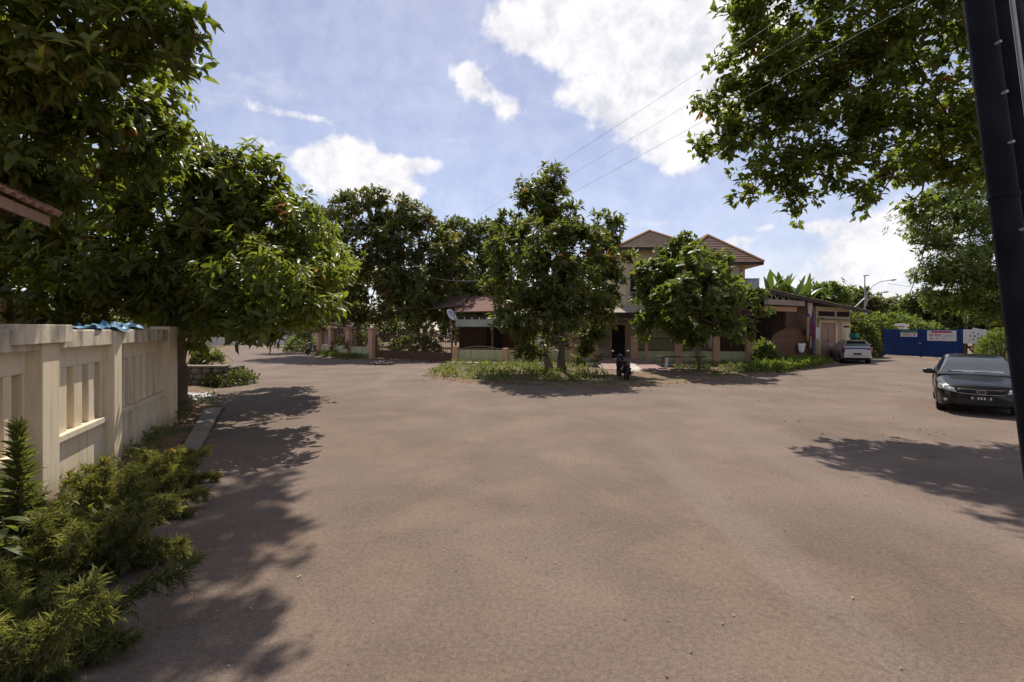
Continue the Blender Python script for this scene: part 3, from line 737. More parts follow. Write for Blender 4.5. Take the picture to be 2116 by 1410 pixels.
# ------------------------------------------------------------------ two-storey house and its front fence
def hip_roof(root, x0, x1, y0, y1, z, peak, zp, ov=.8, name='roof'):
    X0, X1, Y0, Y1 = x0 - ov, x1 + ov, y0 - ov, y1 + ov
    px, py = peak; P = Vector((px, py, zp)); c = [Vector((X0, Y0, z)), Vector((X1, Y0, z)), Vector((X1, Y1, z)), Vector((X0, Y1, z))]
    mb = MB()
    # rows of overlapping tiles stepped up each slope
    for k in range(4):
        a, b = c[k], c[(k + 1) % 4]; rows = 16
        nrm = (b - a).cross(P - a).normalized(); nrm = nrm if nrm.z > 0 else -nrm
        for r in range(rows):
            t0, t1 = r / rows, (r + 1) / rows
            p0, p1, p2, p3 = a.lerp(P, t0) + nrm * .06, b.lerp(P, t0) + nrm * .06, b.lerp(P, t1) + nrm * .015, a.lerp(P, t1) + nrm * .015
            mb.add([p0, p1, p2, p3, p0 - nrm * .06, p1 - nrm * .06], [(0, 1, 2, 3), (0, 1, 5, 4)])
    roof = mb.build(name, 'tile', root, world=True, fix=False)
    for k in range(4):
        pts = [c[k].lerp(P, t / 10) + Vector((0, 0, .07)) for t in range(11)]
        MB().tube(pts, .10, 7).build('ridge_cap', 'tile_edge', roof, world=True, smooth=True)
    s = MB(); s.prism([q - Vector((0, 0, .16)) for q in c], (0, 0, .10)); s.build('soffit', 'peach_paint', roof, world=True)
    f = MB()
    for k in range(4): f.beam(c[k] - Vector((0, 0, .06)), c[(k + 1) % 4] - Vector((0, 0, .06)), .05, .2)
    f.build('fascia_board', 'dark_wood', roof, world=True)
    return roof


def window(root, x, y, z, w, h, frame='peach_paint', pane='window_glass', bars=2):
    wn = MB(); t = .09
    for (cx, cz, sx, sz) in ((x, z + h / 2, w + t, t), (x, z - h / 2, w + t, t), (x - w / 2, z, t, h - t), (x + w / 2, z, t, h - t)): wn.box((cx, y - .05, cz), (sx, .12, sz))
    for b in range(1, bars): wn.box((x - w / 2 + w * b / bars, y - .05, z), (.05, .09, h - t))
    o = wn.build('window', frame, root, world=True)
    MB().box((x, y - .012, z), (w - t, .016, h - t)).build('pane', pane, o, world=True)
    return o


def big_house():
    root = thing('two_storey_house', 'two storey cream and peach house with brown hip roofs behind the fence', 'house', (11, 35, 0), 0)
    # left block, right block
    MB().box((9.5, 36.0, 3.7), (3.9, 7.6, 7.5)).build('wall', 'house_wall', root, world=True)
    MB().box((13.45, 35.6, 3.25), (4.0, 6.8, 6.6)).build('wall', 'house_pale', root, world=True)
    MB().box((4.6, 36.2, 1.6), (5.9, 6.6, 3.3)).build('wall', 'house_wall', root, world=True)
    hip_roof(root, 7.55, 11.45, 32.2, 39.8, 7.48, (10.1, 35.6), 9.35, .75)
    hip_roof(root, 11.45, 15.45, 32.2, 39.0, 6.52, (14.1, 34.9), 8.9, .85)
    # low tiled roof of the left wing
    mb = MB(); n = 12
    for r in range(n):
        t0, t1 = r / n, (r + 1) / n
        A = Vector((1.2, 31.9, 3.25)); Bv = Vector((7.5, 31.9, 3.25)); C = Vector((7.5, 36, 4.6)); D = Vector((1.6, 36, 4.6))
        p = [A.lerp(D, t0) + Vector((0, 0, .06)), Bv.lerp(C, t0) + Vector((0, 0, .06)), Bv.lerp(C, t1), A.lerp(D, t1)]
        mb.add(p + [p[0] - Vector((0, 0, .07)), p[1] - Vector((0, 0, .07))], [(0, 1, 2, 3), (0, 1, 5, 4)])
    mb.build('wing_roof', 'tile', root, world=True, fix=False)
    # orange strips on the right block
    for x in (11.6, 13.1, 14.35, 15.32): MB().box((x, 32.14, 3.3), (.24, .16, 6.5)).build('pilaster', 'peach_paint', root, world=True, bevel=.01)
    MB().box((13.45, 32.16, 3.5), (4.05, .12, .22)).build('string_course', 'peach_paint', root, world=True)
    MB().box((9.5, 32.15, 3.6), (3.95, .12, .22)).build('string_course', 'peach_paint', root, world=True)
    window(root, 12.35, 32.2, 5.0, .95, 1.3); window(root, 13.75, 32.2, 5.0, .7, 1.3)
    window(root, 9.9, 32.2, 5.2, 1.1, 1.5); window(root, 12.35, 32.2, 1.6, .9, 1.5); window(root, 13.75, 32.2, 1.6, .8, 1.5); window(root, 3.4, 32.9, 1.7, 1.2, 1.5); window(root, 5.6, 32.9, 1.7, 1.0, 1.5)
    # upper opening with a rail
    MB().box((8.35, 32.17, 5.1), (.95, .06, 2.0)).build('balcony_door', 'dark_inside', root, world=True)
    rl = MB(); rl.box((8.5, 31.35, 4.55), (2.0, .05, .06)); rl.box((8.5, 31.35, 4.1), (2.0, .05, .05))
    for k in range(9): rl.box((7.55 + k * .237, 31.35, 4.2), (.03, .03, .7))
    rl.build('balcony_rail', 'galvanised', root, world=True)
    MB().box((8.5, 31.8, 3.72), (2.1, 1.0, .16)).build('balcony_slab', 'house_wall', root, world=True)
    # entrance: dark doorway, sign over it
    MB().box((7.05, 32.12, 1.25), (.85, .08, 2.4)).build('door', 'dark_inside', root, world=True)
    MB().box((7.55, 32.10, 1.3), (.10, .14, 2.6)).build('door_frame', 'peach_paint', root, world=True)
    MB().box((6.55, 32.10, 1.3), (.10, .14, 2.6)).build('door_frame', 'peach_paint', root, world=True)
    # porch roof over the entrance
    pr = MB(); pr.prism([(3.3, 28.9, 3.12), (8.3, 28.9, 3.12), (8.3, 32.2, 3.78), (3.3, 32.2, 3.78)], (0, 0, .07)); p = pr.build('porch_roof', 'pale_sheet', root, world=True)
    MB().box((5.8, 28.86, 3.0), (5.1, .08, .34)).build('fascia_board', 'dark_wood', p, world=True)
    MB().box((7.0, 28.98, 2.66), (1.7, .05, .16)).build('sign_board', 'red_sheet', root, world=True)
    for x in (3.55, 8.05): MB().box((x, 29.05, 1.45), (.2, .2, 2.9)).build('porch_post', 'peach_paint', root, world=True)
    # right verandah: low dark space, curtain
    MB().box((11.6, 30.6, 3.02), (6.6, 3.0, .14)).build('verandah_roof', 'dark_wood', root, world=True)
    return root
big_house()
tag(MB().grid([(12.02 + .72 * i / 9, 29.75 + .07 * math.sin(i * 2.1), .9 + 1.15 * j / 4 - .03 * math.sin(i * 1.3) * (j == 0)) for j in range(5) for i in range(10)], 10, 5).build('curtain', 'white_cloth', smooth=True, solid=.02),
    'white curtain hanging between the peach pillars on the verandah', 'curtain')
sh = MB().grid([(1.55 + .42 * i / 5, 28.35 + .04 * math.sin(i * 2.1), .55 + 1.0 * j / 4) for j in range(5) for i in range(6)], 6, 5).build('hanging_sheet', 'white_cloth', smooth=True, solid=.02)
tag(sh, 'narrow white sheet hanging on the fence beside the forked tree', 'sheet')


def fence_run(name, label, posts, low_h=.86, post_h=1.75, low_m='green_paint', arch=True, ps=.34, cap=False):
    p0 = Vector((*posts[0], 0)); root = thing(name, label, 'fence', p0, 0)
    bar = None
    for i, q in enumerate(posts):
        a = Vector((*q, 0)); d = Vector((*posts[min(i + 1, len(posts) - 1)], 0)) - Vector((*posts[max(i - 1, 0)], 0)); rz = math.atan2(d.y, d.x)
        ph = post_h if not isinstance(post_h, (list, tuple)) else post_h[i]
        pm = MB(); pm.box(a + Vector((0, 0, ph / 2 - .05)), (ps, ps, ph + .1), rz)
        po = pm.build('post', 'peach_paint', root, world=True, bevel=.015)
        if cap: MB().box(a + Vector((0, 0, ph + .06)), (ps + .22, ps + .22, .13), rz, top=.85).build('post_cap', 'peach_paint', po, world=True, bevel=.02)
    for i in range(len(posts) - 1):
        a = Vector((*posts[i], 0)); b = Vector((*posts[i + 1], 0)); d = (b - a); ln = d.length; d.normalize(); rz = math.atan2(d.y, d.x); c = (a + b) / 2
        MB().box(c + Vector((0, 0, low_h / 2 - .05)), (ln - ps - .004, .16, low_h + .1), rz).build('low_wall', low_m, root, world=True, bevel=.01)
        n = int(ln / .15)
        ph = (post_h if not isinstance(post_h, (list, tuple)) else min(post_h[i], post_h[i + 1])) - .12
        hz = lambda t: (ph + (.22 * math.sin(math.pi * t) if arch else 0))
        MB().tube([a + d * (ps / 2 + (ln - ps) * k / 12) + Vector((0, 0, hz(k / 12))) for k in range(13)], .030, 6).build('rail', 'iron', root, world=True)
        MB().tube([a + d * (ps / 2) + Vector((0, 0, low_h + .08)), b - d * (ps / 2) + Vector((0, 0, low_h + .08))], .022, 6).build('rail', 'iron', root, world=True)
        inv = root.matrix_basis.inverted()
        for k in range(1, n):
            t = k / n; h = hz(t) - low_h - .08
            p = inv @ (a + d * (ps / 2 + (ln - ps) * t) + Vector((0, 0, low_h + .08)))
            if bar is None:
                bar = MB().box((0, 0, .5), (.022, .022, 1.0)).build('bar', 'iron', root); bar.location = p; bar.scale = (1, 1, h); bar.rotation_euler = (0, 0, rz)
            else:
                inst(bar, root, p, (0, 0, rz), (1, 1, h))
    return root


fence_run('front_fence', 'green low wall with peach posts and arched iron bars, left of the tiled ramp', [(-3.6, 31.0), (-.4, 30.2), (2.2, 29.6), (5.0, 29.2)], post_h=[1.1, 1.0, 1.9, 1.55])
fence_run('front_fence', 'green low wall with tall peach pillars and iron bars, right of the tiled ramp', [(7.35, 29.1), (9.9, 28.9), (12.1, 28.75), (14.0, 28.6)], post_h=[1.75, 2.3, 2.1, 2.4], arch=False, ps=.38)
fence_run('front_fence', 'shaded green low wall with capped peach pillars left of the wide iron gate', [(-10.3, 35.8), (-12.6, 37.6), (-14.7, 39.6), (-16.4, 41.4)], post_h=2.2, ps=.5, cap=True)


def wide_gate():
    a = Vector((-10.0, 35.5, 0)); b = Vector((-3.8, 31.1, 0)); root = thing('driveway_gate', 'wide dark iron sliding gate with curved top rail across the driveway', 'gate', (a + b) / 2, 0)
    d = (b - a); ln = d.length; d.normalize(); rz = math.atan2(d.y, d.x); inv = root.matrix_basis.inverted()
    MB().box((a + b) / 2 + Vector((0, 0, .38)), (ln, .05, .58), rz).build('kick_panel', 'brown_wall', root, world=True, bevel=.01)
    hz = lambda t: 1.95 - .28 * (2 * t - 1) ** 2 * (1 if t < .5 else 1.3) + .05 * math.sin(t * 9)
    for off in (0, -.12): MB().tube([a + d * ln * k / 24 + Vector((0, 0, hz(k / 24) + off)) for k in range(25)], .03, 6).build('rail', 'iron', root, world=True)
    for k in range(5): MB().box(a + d * ln * (k / 4 * .99 + .005) + Vector((0, 0, .95)), (.07, .07, 1.9 if k % 4 else 1.7), rz).build('stile', 'iron', root, world=True)
    bar = None; n = 48
    for k in range(1, n):
        t = k / n; p = inv @ (a + d * ln * t + Vector((0, 0, .66))); h = hz(t) - .68
        if bar is None: bar = MB().box((0, 0, .5), (.02, .02, 1)).build('bar', 'iron', root); bar.location = p; bar.scale = (1, 1, h); bar.rotation_euler = (0, 0, rz)
        else: inst(bar, root, p, (0, 0, rz), (1, 1, h))
    for k in (.2, .5, .8):
        MB().lathe(a + d * ln * k + Vector((0, -.02, .06)), [(.0, -.02), (.06, -.02), (.06, .02), (.0, .02)], 10, 'y').build('wheel', 'iron', root, world=True)
wide_gate()


def terrace():
    root = thing('garden_terrace', 'low open terrace with red sheet roof and pale fascia behind the fence', 'terrace', (-1.5, 36, 0), 0)
    MB().prism([(-4.2, 34.2, 3.35), (1.3, 34.2, 3.45), (1.3, 38.5, 4.75), (-3.0, 38.5, 4.75)], (0, 0, .07)).build('roof', 'red_sheet', root, world=True)
    MB().prism([(-6.5, 36.2, 3.6), (-3.6, 35.4, 3.9), (-3.4, 39, 4.9), (-6.5, 39, 4.6)], (0, 0, .07)).build('side_roof', 'tile', root, world=True)
    MB().box((-1.5, 34.3, 2.62), (5.0, .07, .5)).build('fascia_board', 'fascia', root, world=True)
    for k in range(22): MB().lathe((-3.9 + k * .228, 34.28, 2.36), [(.0, -.05), (.05, -.01), (.055, .02), (.0, .02)], 6).build('scallop', 'fascia', root, world=True)
    MB().box((-1.5, 34.34, 3.08), (5.4, .08, .12)).build('beam', 'dark_wood', root, world=True)
    for k in range(10): MB().box((-3.9 + k * .53, 34.34, 2.95), (.06, .06, .3)).build('strut', 'white_paint', root, world=True)
    for x in (-4.0, -1.4, 1.1): MB().box((x, 34.4, 1.5), (.14, .14, 3.0)).build('post', 'brown_wood', root, world=True)
    MB().box((-1.4, 38.4, 1.5), (5.6, .2, 3.0)).build('back_wall', 'brown_wall', root, world=True)
    MB().box((-1.4, 38.2, 1.3), (1.2, .1, 2.2)).build('doorway', 'dark_inside', root, world=True)
terrace()


def sat_dish():
    p = at(932, 652, 33.6); root = thing('satellite_dish', 'pale satellite dish on a thin mast behind the driveway gate', 'satellite dish', (p.x, p.y, 0), 0)
    mb = MB(); R = Euler((math.radians(62), 0, math.radians(58))).to_matrix(); c = Vector((0, 0, p.z))
    vs = []; fs = []; n = 20
    for j in range(6):
        r = .45 * j / 5
        for k in range(n):
            a = 2 * math.pi * k / n; vs.append(c + R @ Vector((r * math.cos(a), r * math.sin(a), .35 * r * r)))
    for j in range(5):
        for k in range(n): fs.append((j * n + k, j * n + (k + 1) % n, (j + 1) * n + (k + 1) % n, (j + 1) * n + k))
    MB().add(vs, fs).build('dish', 'galvanised', root, smooth=True, solid=.012, fix=False)
    MB().tube([(0, .05, -.05), (0, .05, p.z - .1), c], .03, 8).build('mast', 'galvanised', root, smooth=True)
    q = c + R @ Vector((0, 0, .42)); MB().tube([c + R @ Vector((0, -.42, .07)), q], .012, 6).ellip(q, (.05, .05, .07)).build('feed_arm', 'grey_plastic', root)
sat_dish()


# tiled ramp in front of the entrance
def ramp():
    y0, y1 = 24.3, 29.0; x0, x1 = 5.1, 7.6
    root = thing('entrance_ramp', 'pink tiled entrance ramp with smooth middle strip behind the parked scooter', 'ramp', (6.3, 26.5, 0), 0)
    MB().prism([(x0 - .4, y0, -.05), (x1 + .5, y0, -.05), (x1, y1, -.05), (x0, y1, -.05)], (0, 0, .10)).build('footing', 'concrete', root, world=True)
    z = lambda y: .07 + .38 * (y - y0) / (y1 - y0)
    MB().add([(5.95, y0, z(y0) + .005), (6.75, y0, z(y0) + .005), (6.6, y1, z(y1) + .005), (6.1, y1, z(y1) + .005), (5.95, y0, -.02), (6.75, y0, -.02), (6.6, y1, -.02), (6.1, y1, -.02)],
             [(0, 1, 2, 3), (4, 5, 1, 0), (5, 6, 2, 1), (6, 7, 3, 2), (7, 4, 0, 3)]).build('middle_strip', 'pale_concrete', root, world=True)
    proto = None; inv = root.matrix_basis.inverted(); sl = math.atan2(.38, y1 - y0); rng = np.random.default_rng(2)
    rows = 13
    for r in range(rows):
        y = y0 + (y1 - y0) * (r + .5) / rows; t = (y - y0) / (y1 - y0)
        for (xa, xb, n) in ((x0 - .4 * (1 - t), 5.95 + .15 * t, 3), (6.75 - .15 * t, x1 + .5 * (1 - t), 3)):
            w = (xb - xa) / n
            for k in range(n):
                p = inv @ Vector((xa + w * (k + .5), y, z(y) - .03 + rng.normal(scale=.003)))
                if proto is None:
                    proto = MB().box((0, 0, 0), (1, (y1 - y0) / rows - .012, .06)).build('tile', 'pink_tile', root); proto.location = p; proto.rotation_euler = (sl, 0, 0); proto.scale = (w - .012, 1, 1)
                else: inst(proto, root, p, (sl, 0, 0), (w - .012, 1, 1))
    MB().prism([(x0 - .35, y0 + .02, -.02), (x0 - .35, y1, -.02), (x0 - .35, y1, z(y1) - .07), (x0 - .35, y0 + .02, z(y0) - .07)], (x1 - x0 + .7, 0, 0)).build('bed', 'concrete', root, world=True)
ramp()
struct(MB().prism([(-4.0, 29.6, 0), (-3.6, 29.9, 0), (2.0, 28.75, 0), (4.9, 28.3, 0), (4.9, 28.05, 0), (2.0, 28.5, 0), (-3.7, 29.4, 0)], (0, 0, .17)).build('kerb', 'pale_concrete'))
struct(MB().prism([(8.3, 28.15, 0), (8.3, 27.95, 0), (14.3, 27.6, 0), (14.3, 27.8, 0)], (0, 0, .17)).build('kerb.001', 'pale_concrete'))
rb = MB(); rr_ = random.Random(12)
for q in range(46):
    t = rr_.random() * 6.283; k_ = rr_.random() ** .6; rb.ellip((-8.0 + math.cos(t) * k_ * .75, 29.6 + math.sin(t) * k_ * .4, .04 + .2 * (1 - k_)), (rr_.uniform(.05, .16), rr_.uniform(.05, .13), rr_.uniform(.04, .09)), (rr_.random(), rr_.random(), rr_.random() * 6), 6, 4, .9)
tag(rb.build('rubble_heap', 'stone'), 'small heap of soil and rubble on the driveway before the iron gate', 'rubble')


def bench():
    root = thing('bench', 'dark plank bench on pale legs beside the round leafed tree', 'bench', (8.9, 25.6, 0), 0)
    MB().box((0, 0, .73), (2.6, .34, .06)).build('seat', 'dark_wood', root, bevel=.01)
    MB().beam((-.8, -.12, 0), (-.72, -.1, .7), .09, .09).build('leg', 'white_paint', root)
    MB().beam((-1.0, .14, 0), (-.85, .1, .7), .07, .07).build('leg', 'brown_wood', root)
    MB().beam((1.0, -.12, 0), (.95, -.1, .7), .08, .08).build('leg', 'brown_wood', root)
    MB().beam((1.0, .14, 0), (.95, .1, .7), .08, .08).build('leg', 'brown_wood', root)
bench()


# ------------------------------------------------------------------ brown carport building on the right
def carport():
    A = Vector((15.0, 29.6, 0)); Bp = Vector((25.4, 36.2, 0)); d = (Bp - A).normalized(); n = Vector((-d.y, d.x, 0)); ln = (Bp - A).length
    rz = math.atan2(d.y, d.x); root = thing('carport_building', 'brown open carport with sagging sheet roof, pink double door and cream panel', 'building', (A + Bp) / 2, 0)
    P = lambda s, o, z: A + d * s + n * o + Vector((0, 0, z))
    def bx(name, s0, s1, o0, o1, z0, z1, m, par=root, bevel=.0):
        return MB().box(P((s0 + s1) / 2, (o0 + o1) / 2, (z0 + z1) / 2), (s1 - s0, o1 - o0, z1 - z0), rz).build(name, m, par, world=True, bevel=bevel)
    # roof: corrugated sheets, dropping to the right
    zt = lambda s: 4.62 - .075 * s
    for q in range(7):
        s0, s1 = -.4 + q * 1.95, -.4 + (q + 1) * 1.95 + .12; mb = MB(); G = []; nu, nv = 22, 5
        for j in range(nv):
            for i in range(nu):
                s = s0 + (s1 - s0) * i / (nu - 1); o = -.95 + 6.8 * j / (nv - 1)
                G.append(P(s, o, zt(s) + .028 * math.sin(i * 2.4) + .10 * o + .01 * (q % 2) - .015 * math.sin(q * 2.2 + o)))
        MB().grid(G, nu, nv).build('roof_sheet', 'grey_sheet', root, world=True, solid=.02, smooth=True)
    for o in (-.9, 2.5, 5.7): MB().beam(P(-.3, o, zt(-.3) - .16 + .1 * o), P(13.1, o, zt(13.1) - .16 + .1 * o), .08, .12).build('purlin', 'dark_wood', root, world=True)
    # truss at the left end
    tr = MB()
    for k in range(4): tr.beam(P(.2 + k * .7, -.7, 3.95), P(.55 + k * .7, -.7, 4.4), .05, .05).beam(P(.55 + k * .7, -.7, 4.4), P(.9 + k * .7, -.7, 3.95), .05, .05)
    tr.build('truss', 'galvanised', root, world=True)
    bx('lintel_beam', -.3, 3.9, -.85, -.6, 3.66, 3.98, 'pale_sheet'); bx('lintel_beam', .2, 3.6, -.5, -.3, 3.3, 3.6, 'peach_paint')
    bx('back_wall', -.2, 12.0, 4.6, 4.8, 0, 4.6, 'brown_wall'); bx('side_wall', -.3, -.1, 0, 4.7, 0, 3.4, 'brown_wall')
    bx('wall', 3.6, 7.05, .3, .5, 0, 4.0, 'brown_wood'); bx('post', 3.45, 3.6, .1, .3, 0, 4.0, 'brown_wood'); bx('floor_step', -.2, 6.9, -.3, 4.5, -.02, .22, 'brown_wall')
    for k, z in enumerate((1.2, 2.1)): bx('shelf', .6, 2.8, 3.6, 4.2, z, z + .05, 'brown_wood')
    # curved plank gate across the front
    gate = bx('gate_frame', 1.4, 6.7, -.16, -.10, .28, .52, 'brown_wood')
    for k in range(20):
        s = 1.45 + k * .262; t = (s - 1.45) / 5.0; h = 1.45 + .55 * math.sin(math.pi * min(1, t * 1.05)) ** .8
        bx('plank', s, s + .255, -.09 + .004 * (k % 2), -.05, .30, h + .25, 'brown_wood', gate)
    MB().tube([P(1.45 + 5.2 * k / 20, -.12, 1.72 + .55 * math.sin(math.pi * min(1, k / 20 * 1.05)) ** .8) for k in range(21)], .05, 6).build('top_rail', 'brown_wood', gate, world=True)
    # door bay in cream frame
    bx('door_wall', 7.06, 12.1, .0, .2, 0, 3.75, 'house_wall')
    for k in (0, 1):
        dd = bx('door', 7.45 + k * 1.06, 8.49 + k * 1.06, -.06, -.004, .1, 2.62, 'pink_wood')
        for z in (.7, 1.75): bx('door_panel', 7.6 + k * 1.06, 8.34 + k * 1.06, -.085, -.062, z - .42, z + .42, 'pink_wood', dd, .01)
        bx('handle', 8.40 + k * .14, 8.44 + k * .14, -.12, -.062, 1.3, 1.45, 'chrome', dd)
    for (s0, s1, z0, z1) in ((7.25, 7.44, 0, 2.8), (9.58, 9.84, 0, 2.8), (7.25, 9.84, 2.64, 2.83)): bx('door_frame', s0, s1, -.13, -.003, z0, z1 - .001, 'cream_paint')
    bx('column', 9.95, 10.55, -.05, -.002, 0, 2.7, 'peach_paint')
    pn = bx('panel', 10.75, 12.0, -.05, -.003, .2, 2.72, 'cream_paint'); bx('vent', 10.95, 11.8, -.07, -.052, 2.3, 2.42, 'dark_inside', pn)
    for (s0, s1) in ((7.2, 9.7), (9.85, 11.95)):
        w = bx('transom_window', s0, s1, -.045, -.004, 3.02, 3.5, 'cream_paint'); bx('pane', s0 + .1, s1 - .1, -.06, -.047, 3.08, 3.44, 'dark_inside', w)
    MB().beam(P(7.0, -.35, 2.92), P(12.8, -.35, 2.86), .5, .05).build('ledge', 'grey_sheet', root, world=True)
    # washing hung on the carport line
    def cloth(label, s, o, z0, z1, w, m, seed):
        rng = np.random.default_rng(seed); G = []
        for j in range(7):
            for i in range(7):
                t = j / 6; G.append(P(s + (i / 6 - .5) * w * (1 - .35 * t + .2 * math.sin(seed + t * 3)), o + .06 * math.sin(i * 1.7 + seed) + .03 * j / 6, z1 + (z0 - z1) * t + .02 * math.sin(i * 2 + seed)))
        tag(MB().grid(G, 7, 7).build('washing', m, smooth=True, solid=.02), label, 'clothes', 'washing hung at the carport')
    cloth('white cloth hung highest on the carport post', 5.35, -.45, 2.95, 3.95, .34, 'white_cloth', 1)
    cloth('purple garment hanging below the white cloth at the carport', 5.45, -.42, 1.75, 3.2, .75, 'purple_cloth', 2)
    cloth('dark red garment beside the purple one at the carport', 6.0, -.38, 1.6, 2.6, .5, 'red_cloth', 3)
    cloth('khaki trousers hanging over the brown plank gate', 5.75, -.30, .9, 1.95, .36, 'khaki_cloth', 4)
    cloth('blue denim trousers hanging over the brown plank gate', 6.15, -.32, .45, 1.5, .3, 'denim', 5)
    cloth('white shirt hanging nearest the pink double door', 6.5, -.36, 1.45, 2.3, .4, 'white_cloth', 6)
    cloth('white bag hung low on the brown plank gate', 4.55, -.32, .65, 1.25, .65, 'white_cloth', 7)
    cloth('white strip of cloth hanging straight below the highest cloth', 5.05, -.47, 1.4, 3.0, .18, 'khaki_cloth', 8)
    return root
carport()
p = at(1549, 592, 34.5)
rt = thing('water_tank', 'grey box water tank on the roof behind the two storey house', 'water tank', (p.x, p.y, 0), 0)
MB().box((0, 0, p.z), (.95, .95, .95)).build('tank', 'tank', rt, bevel=.06)
MB().box((0, 0, p.z + .5), (1.0, 1.0, .06)).build('lid', 'tank', rt, bevel=.02)
MB().box((0, 0, (p.z - .49) / 2), (.8, .8, p.z - .49)).build('stand', 'brown_wall', rt)
tag(MB().box((24.7, 34.9, 1.72), (.55, .45, .32), .5).build('crate', 'teal', bevel=.05), 'green plastic crate stacked behind the silver car', 'crate')


# ------------------------------------------------------------------ cars
def interp(tab, x):
    xs = [t[0] for t in tab]; return float(np.interp(x, xs, [t[1] for t in tab]))


def smooth_tab(tab, n=60):
    """resample a control table through a smooth curve"""
    xs = np.array([t[0] for t in tab]); ys = np.array([t[1] for t in tab]); X = np.linspace(xs[0], xs[-1], n * 3)
    Yv = np.interp(X, xs, ys); k = np.ones(7) / 7; Yp = np.concatenate([[Yv[0]] * 3, Yv, [Yv[-1]] * 3]); Yv = np.convolve(Yp, k, 'valid')
    return list(zip(X, Yv))


